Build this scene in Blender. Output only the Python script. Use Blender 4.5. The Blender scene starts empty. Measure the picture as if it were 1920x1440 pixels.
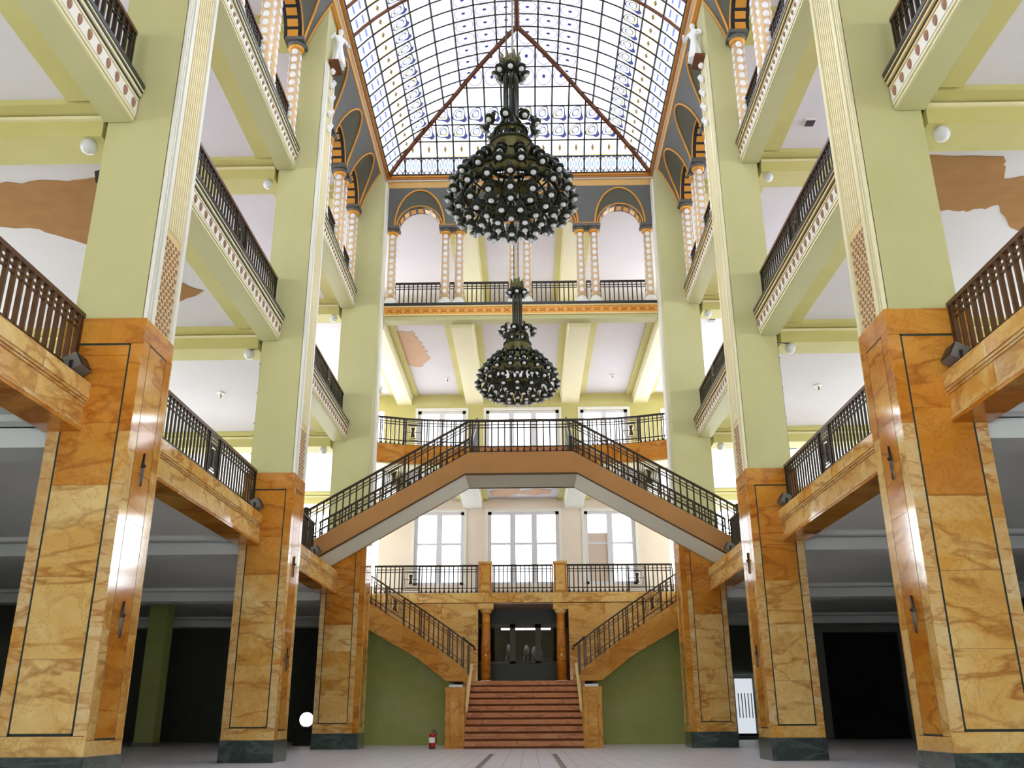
import bpy, bmesh, math, random
from mathutils import Vector, Matrix

random.seed(7)
PI = math.pi
S = bpy.context.scene
COL = S.collection

# ------------------------------------------------------------------ camera
F_PX, PITCH, YAW, ROLL = 1712.7, 0.3502, 0.0162, 0.0053
CAM = Vector((0.16, 0.0, 0.80))
sp, cp, sy, cy, sr, cr = (math.sin(PITCH), math.cos(PITCH), math.sin(YAW),
                          math.cos(YAW), math.sin(ROLL), math.cos(ROLL))


def yawed(x, y, z):
    return Vector((x * cy - y * sy, x * sy + y * cy, z))


fwd = yawed(0, cp, sp)
rgt = yawed(cr, sr * sp, -sr * cp)
upv = yawed(sr, -cr * sp, cr * cp)
cd = bpy.data.cameras.new('camera')
cam = bpy.data.objects.new('camera', cd)
COL.objects.link(cam)
cam.matrix_world = Matrix(((rgt.x, upv.x, -fwd.x, CAM.x), (rgt.y, upv.y, -fwd.y, CAM.y),
                           (rgt.z, upv.z, -fwd.z, CAM.z), (0, 0, 0, 1)))
cd.sensor_width = 36.0
cd.lens = F_PX / 1920 * 36.0
cd.clip_start, cd.clip_end = 0.05, 300
S.camera = cam

# ------------------------------------------------------------------ world, exposure
SKY = 13.0
w = bpy.data.worlds.new('overcast_sky')
S.world = w
w.use_nodes = True
bg = w.node_tree.nodes['Background']
bg.inputs[0].default_value = (0.87, 0.935, 1.0, 1)
bg.inputs[1].default_value = SKY
S.view_settings.view_transform = 'Standard'
S.view_settings.look = 'None'
S.view_settings.exposure = 0.18
S.view_settings.gamma = 1.0
S.view_settings.use_curve_mapping = False
S.cycles.max_bounces = 10
S.cycles.diffuse_bounces = 6
S.cycles.glossy_bounces = 4
S.cycles.transparent_max_bounces = 16
S.cycles.sample_clamp_indirect = 6.0
S.cycles.caustics_reflective = False
S.cycles.caustics_refractive = False


def portal(loc, rot, sx, sz):
    d = bpy.data.lights.new('daylight_portal', 'AREA')
    d.shape = 'RECTANGLE'
    d.size, d.size_y = sx, sz
    d.cycles.is_portal = True
    o = bpy.data.objects.new('daylight_portal', d)
    o.location, o.rotation_euler = loc, rot
    COL.objects.link(o)


# storey levels and plan (metres)
Y1, Y2, Y3 = 10.90, 18.98, 26.97           # front faces of the piers
PD = 1.0                                    # pier depth
W, WO = 4.82, 5.87                          # pier inner / outer X
F1, F2, F3 = 4.85, 9.45, 13.97              # gallery floors
YB = 36.4                                   # back wall
YF = -3.0                                   # open front
XO = 16.0                                   # outer walls
portal((0, 17.2, 19.0), (0, 0, 0), 9.2, 21.5)
portal((0, YF + 0.02, 1.85), (-PI / 2, 0, 0), 10, 2.9)
for s in (-1, 1):
    for zc in (6.7, 11.5, 16.0):
        portal((s * XO, 16, zc), (0, s * PI / 2, 0), 2.2, 38)

# ------------------------------------------------------------------ node helpers
MATS = {}


class NT:
    def __init__(self, name):
        m = bpy.data.materials.new(name)
        m.use_nodes = True
        self.m, self.t = m, m.node_tree
        self.b = self.t.nodes['Principled BSDF']
        self.out = self.t.nodes['Material Output']
        MATS[name] = m

    def n(self, typ, **kw):
        x = self.t.nodes.new(typ)
        for k, v in kw.items():
            setattr(x, k, v)
        return x

    def set(self, inp, v):
        if hasattr(v, 'is_output'):
            self.t.links.new(v, inp)
        else:
            inp.default_value = v

    def math(self, op, a, b=0.0, c=0.0):
        x = self.n('ShaderNodeMath', operation=op)
        self.set(x.inputs[0], a)
        self.set(x.inputs[1], b)
        self.set(x.inputs[2], c)
        return x.outputs[0]

    def mix(self, fac, a, b):
        x = self.n('ShaderNodeMix', data_type='RGBA')
        self.set(x.inputs[0], fac)
        self.set(x.inputs[6], a if hasattr(a, 'is_output') else (*a, 1))
        self.set(x.inputs[7], b if hasattr(b, 'is_output') else (*b, 1))
        return x.outputs[2]

    def ramp(self, fac, stops):
        x = self.n('ShaderNodeValToRGB')
        e = x.color_ramp.elements
        while len(e) < len(stops):
            e.new(0.5)
        for k, (p, c) in zip(e, stops):
            k.position = p
            k.color = (*c, 1)
        self.set(x.inputs[0], fac)
        return x.outputs[0]

    def noise(self, vec, scale, detail=4, rough=0.55, dist=0.0):
        x = self.n('ShaderNodeTexNoise')
        self.set(x.inputs['Vector'], vec)
        x.inputs['Scale'].default_value = scale
        x.inputs['Detail'].default_value = detail
        x.inputs['Roughness'].default_value = rough
        x.inputs['Distortion'].default_value = dist
        return x.outputs['Fac']

    def pos(self, rnd=0.0, sc=(1, 1, 1)):
        g = self.n('ShaderNodeNewGeometry')
        v = self.n('ShaderNodeVectorMath', operation='MULTIPLY')
        self.t.links.new(g.outputs['Position'], v.inputs[0])
        v.inputs[1].default_value = sc
        if not rnd:
            return v.outputs[0]
        oi = self.n('ShaderNodeObjectInfo')
        a = self.n('ShaderNodeVectorMath', operation='ADD')
        self.t.links.new(v.outputs[0], a.inputs[0])
        k = self.math('MULTIPLY', oi.outputs['Random'], rnd)
        self.t.links.new(k, a.inputs[1])
        return a.outputs[0]

    def rnd(self):
        return self.n('ShaderNodeObjectInfo').outputs['Random']

    def fin(self, col, rough=0.6, metal=0.0, spec=0.5, bump=None, bstr=0.2, bdist=0.02):
        self.set(self.b.inputs['Base Color'], col if hasattr(col, 'is_output') else (*col, 1))
        self.set(self.b.inputs['Roughness'], rough)
        self.b.inputs['Metallic'].default_value = metal
        self.b.inputs['Specular IOR Level'].default_value = spec
        if bump is not None:
            x = self.n('ShaderNodeBump')
            x.inputs['Strength'].default_value = bstr
            x.inputs['Distance'].default_value = bdist
            self.t.links.new(bump, x.inputs['Height'])
            self.t.links.new(x.outputs[0], self.b.inputs['Normal'])
        return self.m


def plain(name, col, rough=0.6, metal=0.0, var=0.06, sc=3.0, spec=0.4):
    t = NT(name)
    n = t.noise(t.pos(), sc, 5, 0.6)
    c = t.mix(n, [max(0, c * (1 - var)) for c in col], [min(1, c * (1 + var)) for c in col])
    return t.fin(c, rough, metal, spec)


def marble(name, deep, mid, pale, vein, rough=0.1, palebias=0.5, sc=1.0, spec=0.5):
    t = NT(name)
    p = t.pos(37.0)
    r = t.rnd()
    n1 = t.noise(t.pos(53.0, (1.0, 1.0, 1.7)), 0.75 * sc, 7, 0.62, 0.7)
    base = t.ramp(n1, [(0.28, deep), (0.46, mid), (0.65, pale)])
    base = t.mix(t.math('MULTIPLY', r, palebias), base, pale)
    # fine cloudy mottling
    n3 = t.noise(p, 7.0 * sc, 5, 0.7, 0.4)
    base = t.mix(t.math('MULTIPLY', t.math('SUBTRACT', n3, 0.35), 0.7), base, mid)
    # long soft veins, mostly level
    n2 = t.noise(t.pos(61.0, (0.7, 0.7, 2.2)), 0.85 * sc, 4, 0.5, 0.5)
    v = t.math('ABSOLUTE', t.math('SUBTRACT', n2, 0.5))
    vm = t.math('MAXIMUM', t.math('SUBTRACT', 1.0, t.math('MULTIPLY', v, 26.0)), 0.0)
    vm = t.math('MULTIPLY', vm, t.noise(p, 1.7, 3))
    c = t.mix(t.math('MULTIPLY', vm, 1.1), base, vein)
    n4 = t.noise(t.pos(11.0), 2.6 * sc, 6, 0.7, 0.8)
    w2 = t.math('MAXIMUM', t.math('SUBTRACT', 1.0, t.math('MULTIPLY', t.math('ABSOLUTE', t.math('SUBTRACT', n4, 0.5)), 45.0)), 0.0)
    c = t.mix(t.math('MULTIPLY', w2, 0.35), c, vein)
    return t.fin(c, rough, 0, spec)


def build_materials():
    marble('marble', (0.54, 0.20, 0.015), (0.66, 0.32, 0.048), (0.84, 0.62, 0.26), (0.35, 0.105, 0.013), 0.08, 0.8)
    marble('marble_deep', (0.47, 0.145, 0.009), (0.57, 0.205, 0.017), (0.68, 0.34, 0.07), (0.30, 0.07, 0.01), 0.08, 0.35)
    marble('marble_border', (0.55, 0.20, 0.02), (0.68, 0.37, 0.09), (0.78, 0.62, 0.34), (0.42, 0.13, 0.02), 0.1, 0.6, 2.2)
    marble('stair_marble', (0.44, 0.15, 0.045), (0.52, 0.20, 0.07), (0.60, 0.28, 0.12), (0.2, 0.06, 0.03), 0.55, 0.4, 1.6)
    plain('riser_shade', (0.20, 0.068, 0.024), 0.7, 0, 0.2)  # dark colour painted in as the shade under the tread nosings
    marble('plinth_stone', (0.018, 0.028, 0.026), (0.035, 0.05, 0.048), (0.055, 0.075, 0.07), (0.12, 0.155, 0.14), 0.15, 0.4, 1.2)
    marble('marble_honed', (0.50, 0.17, 0.014), (0.60, 0.26, 0.035), (0.70, 0.40, 0.11), (0.33, 0.09, 0.012), 0.55, 0.5, spec=0.2)
    plain('inlay', (0.035, 0.05, 0.045), 0.2, 0, 0.2)
    plain('joint', (0.17, 0.06, 0.02), 0.6)
    # painted plaster, slightly stained
    t = NT('plaster')
    n = t.noise(t.pos(), 0.5, 6, 0.6)
    n2 = t.noise(t.pos(0, (3, 3, 0.3)), 1.4, 4)
    c = t.ramp(n, [(0.3, (0.475, 0.455, 0.22)), (0.7, (0.54, 0.51, 0.27))])
    c = t.mix(t.math('MULTIPLY', n2, 0.25), c, (0.59, 0.555, 0.33))
    t.fin(c, 0.55, 0, 0.3)
    t = NT('plaster_beam')
    n = t.noise(t.pos(), 0.6, 6, 0.6)
    t.fin(t.ramp(n, [(0.3, (0.52, 0.46, 0.17)), (0.7, (0.58, 0.53, 0.23))]), 0.6, 0, 0.3)
    plain('cream', (0.78, 0.72, 0.48), 0.5, 0, 0.05)
    plain('cream_gold', (0.74, 0.57, 0.27), 0.5, 0, 0.06)
    plain('white_trim', (0.80, 0.78, 0.72), 0.5, 0, 0.03)
    t = NT('ceiling_paint')
    n = t.noise(t.pos(), 0.35, 6, 0.6)
    t.fin(t.ramp(n, [(0.3, (0.64, 0.60, 0.64)), (0.7, (0.70, 0.665, 0.71))]), 0.7, 0, 0.2)
    t = NT('lower_ceiling_paint')
    n = t.noise(t.pos(), 0.35, 6, 0.6)
    t.fin(t.ramp(n, [(0.3, (0.70, 0.71, 0.66)), (0.7, (0.78, 0.79, 0.74))]), 0.7, 0, 0.2)
    t = NT('lath')
    wv = t.n('ShaderNodeTexWave', wave_type='BANDS', bands_direction='Y')
    t.set(wv.inputs['Vector'], t.pos())
    wv.inputs['Scale'].default_value = 6.0
    wv.inputs['Distortion'].default_value = 1.5
    n = t.noise(t.pos(), 2.5, 5)
    c = t.mix(n, (0.30, 0.15, 0.06), (0.46, 0.25, 0.11))
    c = t.mix(t.math('MULTIPLY', wv.outputs['Fac'], 0.3), c, (0.30, 0.14, 0.05))
    t.fin(c, 0.9, 0, 0.1)
    plain('lath_pink', (0.62, 0.40, 0.27), 0.9, 0, 0.15)
    plain('iron', (0.035, 0.026, 0.018), 0.35, 0.5, 0.3)
    plain('iron_brown', (0.10, 0.045, 0.018), 0.35, 0.3, 0.3)
    plain('handrail', (0.09, 0.03, 0.014), 0.25, 0.0, 0.2)
    plain('black_fillet', (0.02, 0.02, 0.025), 0.3)
    plain('oval_bronze', (0.30, 0.15, 0.09), 0.45, 0, 0.2)
    plain('gold', (0.72, 0.32, 0.045), 0.35, 0.15, 0.12)
    plain('ochre_band', (0.72, 0.42, 0.13), 0.4, 0.05, 0.1)
    plain('gold_dark', (0.48, 0.18, 0.03), 0.35, 0.2, 0.15)
    plain('spandrel_grey', (0.115, 0.115, 0.105), 0.45, 0, 0.1)
    plain('vault_grey', (0.085, 0.085, 0.06), 0.45, 0, 0.12)
    plain('midnight', (0.012, 0.014, 0.022), 0.35)
    plain('pearl', (0.82, 0.82, 0.86), 0.25, 0, 0.05)
    plain('column_net', (0.68, 0.46, 0.25), 0.4, 0, 0.15, 9)
    plain('lead', (0.055, 0.045, 0.05), 0.4, 0.2, 0.2)
    plain('rib_brown', (0.17, 0.055, 0.02), 0.45, 0.1, 0.2)
    plain('chandelier_bronze', (0.030, 0.034, 0.022), 0.3, 0.6, 0.4, 8)
    plain('chandelier_gilt', (0.11, 0.10, 0.035), 0.35, 0.6, 0.4, 8)
    plain('bulb_glass', (0.62, 0.62, 0.66), 0.1)
    plain('window_frame', (0.70, 0.68, 0.74), 0.4, 0, 0.06)
    plain('wall_peeled', (0.82, 0.70, 0.60), 0.8, 0, 0.08, 1.5)
    plain('board', (0.66, 0.52, 0.45), 0.8, 0, 0.08, 1.5)
    t = NT('olive_wall')
    n = t.noise(t.pos(), 0.7, 6, 0.6)
    c = t.ramp(n, [(0.3, (0.29, 0.325, 0.085)), (0.55, (0.35, 0.385, 0.12)), (0.75, (0.38, 0.39, 0.19))])
    t.fin(c, 0.6, 0, 0.3)
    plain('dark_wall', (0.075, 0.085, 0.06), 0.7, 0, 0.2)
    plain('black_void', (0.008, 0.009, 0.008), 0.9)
    plain('grey_frame', (0.17, 0.17, 0.15), 0.6)
    plain('door_grey', (0.07, 0.08, 0.075), 0.5)
    plain('white_paint', (0.82, 0.83, 0.88), 0.35, 0, 0.03)
    plain('dark_slot', (0.05, 0.05, 0.06), 0.6)
    plain('red_paint', (0.50, 0.012, 0.018), 0.2, 0, 0.05)
    plain('black_plastic', (0.015, 0.015, 0.016), 0.4)
    plain('grey_metal', (0.20, 0.19, 0.18), 0.4, 0.3, 0.1)
    plain('stringer_stone', (0.37, 0.18, 0.065), 0.22, 0, 0.15, 1.2)
    plain('stringer_lip', (0.07, 0.035, 0.015), 0.25, 0, 0.15)
    plain('soffit_grey', (0.72, 0.70, 0.58), 0.6, 0, 0.05)
    plain('statue_white', (0.82, 0.82, 0.84), 0.4, 0, 0.05)
    plain('terracotta_dots', (0.36, 0.20, 0.14), 0.6, 0, 0.2)
    # stone floor with fine tile joints
    t = NT('floor_stone')
    br = t.n('ShaderNodeTexBrick')
    t.set(br.inputs['Vector'], t.pos())
    br.offset = 0.0
    br.inputs['Scale'].default_value = 1.0
    br.inputs['Brick Width'].default_value = 0.33
    br.inputs['Row Height'].default_value = 0.33
    br.inputs['Mortar Size'].default_value = 0.008
    br.inputs['Color1'].default_value = (0.76, 0.78, 0.92, 1)
    br.inputs['Color2'].default_value = (0.70, 0.72, 0.84, 1)
    br.inputs['Mortar'].default_value = (0.38, 0.36, 0.34, 1)
    n = t.noise(t.pos(), 0.8, 6)
    c = t.mix(t.math('MULTIPLY', n, 0.4), br.outputs['Color'], (0.58, 0.55, 0.52))
    t.fin(c, 0.35, 0, 0.4)
    plain('floor_strip', (0.13, 0.13, 0.14), 0.4)
    # clear glass: lets the daylight through
    glass('pane_glass', None, 0.55)
    glass('door_glass', None, 0.6)
    glass('bright_leaf_glass', None, 0.24)
    for k in ('circle', 'faint', 'scroll', 'lozenge', 'oval', 'dash'):
        glass('skylight_' + k, k, 0.16)


def glass(name, kind, trans):
    t = NT(name)
    t.t.nodes.remove(t.b)
    white = (1.0, 1.0, 1.0)
    if kind is None:
        col = None
    else:
        uv = t.n('ShaderNodeUVMap')
        sep = t.n('ShaderNodeSeparateXYZ')
        t.t.links.new(uv.outputs[0], sep.inputs[0])
        u, v = sep.outputs[0], sep.outputs[1]
        du, dv = t.math('SUBTRACT', u, 0.5), t.math('SUBTRACT', v, 0.5)
        r = t.math('SQRT', t.math('ADD', t.math('MULTIPLY', du, du), t.math('MULTIPLY', dv, dv)))
        p = t.pos()
        tint = t.noise(p, 0.6, 3)
        base = t.mix(tint, (0.92, 0.91, 1.0), (1.0, 1.0, 1.0))

        def ring(rr, r0, wd):
            return t.math('LESS_THAN', t.math('ABSOLUTE', t.math('SUBTRACT', rr, r0)), wd)
        blue, navy, och, yel, grey = (0.14, 0.20, 0.50), (0.03, 0.03, 0.10), (0.20, 0.12, 0.03), (0.55, 0.36, 0.03), (0.20, 0.19, 0.24)
        if kind == 'circle':
            col = t.mix(ring(r, 0.42, 0.03), base, (0.30, 0.26, 0.36))
            col = t.mix(t.math('LESS_THAN', r, 0.095), col, (0.03, 0.03, 0.16))
        elif kind == 'faint':
            a = t.math('LESS_THAN', t.math('ADD', t.math('MULTIPLY', t.math('ABSOLUTE', du), 2.4), t.math('ABSOLUTE', dv)), 0.20)
            col = t.mix(t.math('MULTIPLY', a, t.noise(p, 6, 2)), base, grey)
            e = t.math('GREATER_THAN', t.math('ABSOLUTE', du), 0.44)
            col = t.mix(t.math('MULTIPLY', e, 0.5), col, (0.36, 0.46, 0.75))
        elif kind == 'scroll':
            sv = t.math('SINE', t.math('MULTIPLY', t.math('ADD', u, v), 2 * PI))
            r2 = t.math('ADD', r, t.math('MULTIPLY', sv, 0.09))
            a = t.math('MAXIMUM', ring(r2, 0.36, 0.035), ring(r2, 0.17, 0.032))
            col = t.mix(a, base, (0.05, 0.055, 0.15))
            b = t.math('LESS_THAN', t.math('ABSOLUTE', t.math('SUBTRACT', r2, 0.27)), 0.035)
            col = t.mix(t.math('MULTIPLY', b, t.math('GREATER_THAN', t.noise(p, 3, 2), 0.5)), col, (0.55, 0.38, 0.06))
            e = t.math('GREATER_THAN', t.math('ABSOLUTE', du), 0.46)
            col = t.mix(t.math('MULTIPLY', e, 0.7), col, blue)
        elif kind == 'lozenge':
            a = t.math('LESS_THAN', t.math('ADD', t.math('MULTIPLY', t.math('ABSOLUTE', du), 2.6), t.math('ABSOLUTE', dv)), 0.24)
            col = t.mix(a, base, och)
            a2 = ring(t.math('ADD', t.math('MULTIPLY', t.math('ABSOLUTE', du), 0.9), t.math('MULTIPLY', t.math('ABSOLUTE', dv), 2.0)), 0.36, 0.02)
            col = t.mix(a2, col, (0.16, 0.18, 0.34))
            e = t.math('GREATER_THAN', t.math('ABSOLUTE', dv), 0.42)
            col = t.mix(e, col, yel)
            e = t.math('GREATER_THAN', t.math('ABSOLUTE', dv), 0.465)
            col = t.mix(e, col, (0.22, 0.30, 0.55))
        elif kind == 'oval':
            fu = t.math('SUBTRACT', t.math('FRACT', t.math('MULTIPLY', u, 3.0)), 0.5)
            rr = t.math('SQRT', t.math('ADD', t.math('MULTIPLY', fu, fu), t.math('MULTIPLY', t.math('MULTIPLY', dv, dv), 0.9)))
            col = t.mix(ring(rr, 0.42, 0.05), (0.86, 0.91, 1.0) if False else base, (0.05, 0.055, 0.09))
            col = t.mix(t.math('LESS_THAN', rr, 0.2), col, (0.28, 0.38, 0.70))
        else:
            a = t.math('MULTIPLY', t.math('LESS_THAN', t.math('ABSOLUTE', t.math('SUBTRACT', t.math('ABSOLUTE', du), 0.18)), 0.05),
                       t.math('LESS_THAN', t.math('ABSOLUTE', dv), 0.3))
            col = t.mix(a, base, (0.16, 0.19, 0.42))
            e = t.math('GREATER_THAN', t.math('ABSOLUTE', du), 0.42)
            col = t.mix(t.math('MULTIPLY', e, 0.6), col, (0.30, 0.50, 0.68))
    tr = t.n('ShaderNodeBsdfTransparent')
    if col is None:
        tr.inputs[0].default_value = (trans, trans, trans, 1)
    else:
        sc = t.n('ShaderNodeMix', data_type='RGBA', blend_type='MULTIPLY')
        sc.inputs[0].default_value = 1.0
        t.t.links.new(col, sc.inputs[6])
        sc.inputs[7].default_value = (trans, trans, trans, 1)
        t.t.links.new(sc.outputs[2], tr.inputs[0])
    gl = t.n('ShaderNodeBsdfGlossy')
    gl.inputs['Roughness'].default_value = 0.05
    mx = t.n('ShaderNodeMixShader')
    mx.inputs[0].default_value = 0.04
    t.t.links.new(tr.outputs[0], mx.inputs[1])
    t.t.links.new(gl.outputs[0], mx.inputs[2])
    t.t.links.new(mx.outputs[0], t.out.inputs[0])


build_materials()


# ------------------------------------------------------------------ mesh helpers
class MB:
    def __init__(self):
        self.v, self.f, self.uv = [], [], None

    def box(self, x0, x1, y0, y1, z0, z1):
        x0, x1 = min(x0, x1), max(x0, x1)
        y0, y1 = min(y0, y1), max(y0, y1)
        b = len(self.v)
        self.v += [(x, y, z) for z in (z0, z1) for y in (y0, y1) for x in (x0, x1)]
        self.f += [tuple(b + i for i in q) for q in ((0, 2, 3, 1), (4, 5, 7, 6), (0, 1, 5, 4), (2, 6, 7, 3), (0, 4, 6, 2), (1, 3, 7, 5))]
        return self

    def hexa(self, pts):
        b = len(self.v)
        self.v += [tuple(p) for p in pts]
        self.f += [tuple(b + i for i in q) for q in ((0, 2, 3, 1), (4, 5, 7, 6), (0, 1, 5, 4), (2, 6, 7, 3), (0, 4, 6, 2), (1, 3, 7, 5))]
        return self

    def poly(self, pts):
        b = len(self.v)
        self.v += [tuple(p) for p in pts]
        self.f.append(tuple(range(b, b + len(pts))))
        return self

    def prism(self, poly, fn0, fn1):
        """poly: 2D points; fn0/fn1 map (a,b) to 3D for both ends."""
        n, b = len(poly), len(self.v)
        self.v += [tuple(fn0(*p)) for p in poly] + [tuple(fn1(*p)) for p in poly]
        self.f.append(tuple(range(b + n - 1, b - 1, -1)))
        self.f.append(tuple(range(b + n, b + 2 * n)))
        for i in range(n):
            j = (i + 1) % n
            self.f.append((b + i, b + j, b + n + j, b + n + i))
        return self

    def tube(self, pts, r, seg=6, closed=False):
        pts = [Vector(p) for p in pts]
        n = len(pts)
        b = len(self.v)
        for i, p in enumerate(pts):
            if closed:
                d = pts[(i + 1) % n] - pts[i - 1]
            else:
                d = pts[min(i + 1, n - 1)] - pts[max(i - 1, 0)]
            d.normalize()
            a = d.cross(Vector((0, 0, 1)))
            if a.length < 1e-3:
                a = d.cross(Vector((0, 1, 0)))
            a.normalize()
            c = d.cross(a)
            rr = r[i] if isinstance(r, (list, tuple)) else r
            for k in range(seg):
                t = 2 * PI * k / seg
                self.v.append(tuple(p + a * (rr * math.cos(t)) + c * (rr * math.sin(t))))
        m = n if closed else n - 1
        for i in range(m):
            for k in range(seg):
                i2, k2 = (i + 1) % n, (k + 1) % seg
                self.f.append((b + i * seg + k, b + i * seg + k2, b + i2 * seg + k2, b + i2 * seg + k))
        if not closed:
            self.f.append(tuple(b + k for k in range(seg)))
            self.f.append(tuple(b + (n - 1) * seg + k for k in range(seg - 1, -1, -1)))
        return self

    def lathe(self, prof, cx=0, cy=0, cz=0, seg=16):
        b = len(self.v)
        for r, z in prof:
            for k in range(seg):
                t = 2 * PI * k / seg
                self.v.append((cx + r * math.cos(t), cy + r * math.sin(t), cz + z))
        for i in range(len(prof) - 1):
            for k in range(seg):
                k2 = (k + 1) % seg
                self.f.append((b + i * seg + k, b + i * seg + k2, b + (i + 1) * seg + k2, b + (i + 1) * seg + k))
        self.f.append(tuple(b + k for k in range(seg - 1, -1, -1)))
        self.f.append(tuple(b + (len(prof) - 1) * seg + k for k in range(seg)))
        return self

    def mesh(self, name, off=(0, 0, 0), smooth=False):
        m = bpy.data.meshes.new(name)
        ox, oy, oz = off
        m.from_pydata([(x - ox, y - oy, z - oz) for x, y, z in self.v], [], self.f)
        if smooth:
            m.polygons.foreach_set('use_smooth', [True] * len(m.polygons))
        if self.uv:
            l = m.uv_layers.new(name='UVMap')
            i = 0
            for p in m.polygons:
                for _ in range(p.loop_total):
                    l.data[i].uv = self.uv[m.loops[i].vertex_index]
                    i += 1
        m.update()
        return m

    def build(self, name, mat, parent=None, smooth=False):
        off = world_loc(parent)
        return obj(name, self.mesh(name, off, smooth), mat, parent)


def world_loc(o):
    v = Vector((0, 0, 0))
    while o is not None:
        v += o.location
        o = o.parent
    return v


def obj(name, mesh, mat, parent=None, loc=None):
    if mat is not None and not mesh.materials:
        mesh.materials.append(MATS[mat])
    o = bpy.data.objects.new(name, mesh)
    if loc is not None:
        o.location = loc
    COL.objects.link(o)
    if parent is not None:
        o.parent = parent
    return o


def thing(name, label, cat, loc=(0, 0, 0), group=None):
    o = bpy.data.objects.new(name, None)
    o.empty_display_size = 0.1
    o.location = loc
    COL.objects.link(o)
    return tag(o, label, cat, group)


def tag(o, label, cat, group=None):
    o['label'], o['category'] = label, cat
    if group:
        o['group'] = group
    return o


def struct(o, label=None):
    o['kind'] = 'structure'
    if label:
        o['label'] = label
    return o


def sroot(name, label, loc=(0, 0, 0)):
    o = bpy.data.objects.new(name, None)
    o.empty_display_size = 0.1
    o.location = loc
    COL.objects.link(o)
    return struct(o, label)


SIDE = {-1: 'left', 1: 'right'}

# ------------------------------------------------------------------ floor, shell
fl = struct(MB().box(-XO, XO, YF, YB + 0.3, -0.3, 0).build('floor', 'floor_stone'), 'pale grey stone tile floor of the hall')
for x in (-0.73, 0.73):
    MB().box(x - 0.05, x + 0.05, 5, 23.0, 0.0, 0.004).build('inlay_strip', 'floor_strip', fl)


def wall_windows(name, label, axis_x, zs, mat):
    """outer wall with a row of window openings on every storey, built as strips."""
    m = MB()
    x0, x1 = axis_x, axis_x + (0.4 if axis_x > 0 else -0.4)
    z = 0.0
    for (a, b) in zs:
        m.box(x0, x1, YF, YB + 0.3, z, a)
        y = YF
        while y < YB:
            m.box(x0, x1, y, y + 0.5, a, b)
            y += 2.7
        z = b
    m.box(x0, x1, YF, YB + 0.3, z, 18.3)
    return struct(m.build(name, mat), label)


OPEN = [(5.9, 7.5), (10.5, 12.4), (15.0, 16.7)]
wall_windows('wall_left', 'outer wall of the left galleries with window openings', -XO, OPEN, 'plaster')
wall_windows('wall_right', 'outer wall of the right galleries with window openings', XO, OPEN, 'plaster')

m = MB()  # unseen wall closing off front light, low openings left to brighten the piers
m.box(-XO, -5.0, YF - 0.4, YF, 0, 3.3).box(5.0, XO, YF - 0.4, YF, 0, 3.3).box(-XO, XO, YF - 0.4, YF, 3.3, 19.0)
m.box(-5, 5, YF - 0.4, YF, 0, 0.4)
for x in (-1.7, 1.7):
    m.box(x - 0.25, x + 0.25, YF - 0.4, YF, 0.4, 3.3)
struct(m.build('wall_front', 'plaster'), 'entrance front wall with shop windows behind the viewer, added to shape the light')

# dark lining of the unlit ground floor
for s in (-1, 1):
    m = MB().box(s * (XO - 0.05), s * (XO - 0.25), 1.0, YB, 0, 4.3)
    m.box(s * 6.4, s * (XO - 0.25), 0.8, 1.0, 0, 4.3)  # unseen cross wall added to keep front light out of the gallery
    struct(m.build('wall_ground_' + SIDE[s], 'dark_wall'), 'dark ground floor wall of the %s gallery with an added unseen cross wall' % SIDE[s])


# gallery slabs; underside = ceiling of the storey below
def slab(name, label, rects, z0, z1, mat, beams, bz, beam_mat='plaster_beam'):
    m = MB()
    for (x0, x1, y0, y1) in rects:
        m.box(x0, x1, y0, y1, z0, z1)
    o = struct(m.build(name, mat), label)
    for (x0, x1, y0, y1) in beams:
        MB().box(x0, x1, y0, y1, bz, z0).build('beam', beam_mat, o)
        e = 0.05
        st = 0.28
        if abs(x1 - x0) > abs(y1 - y0):
            MB().box(x0, x1, y0 - st, y1 + st, z0 - 0.09, z0).build('beam_step', beam_mat, o)
        else:
            MB().box(min(x0, x1) - st, max(x0, x1) + st, y0, y1, z0 - 0.09, z0).build('beam_step', 'plaster_beam', o)
        if abs(x1 - x0) > abs(y1 - y0):
            MB().box(x0, x1, y0 - e, y1 + e, bz + 0.26, bz + 0.31).build('beam_moulding', 'cream', o)
        else:
            MB().box(min(x0, x1) - e, max(x0, x1) + e, y0, y1, bz + 0.26, bz + 0.31).build('beam_moulding', 'cream', o)
    return o


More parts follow.
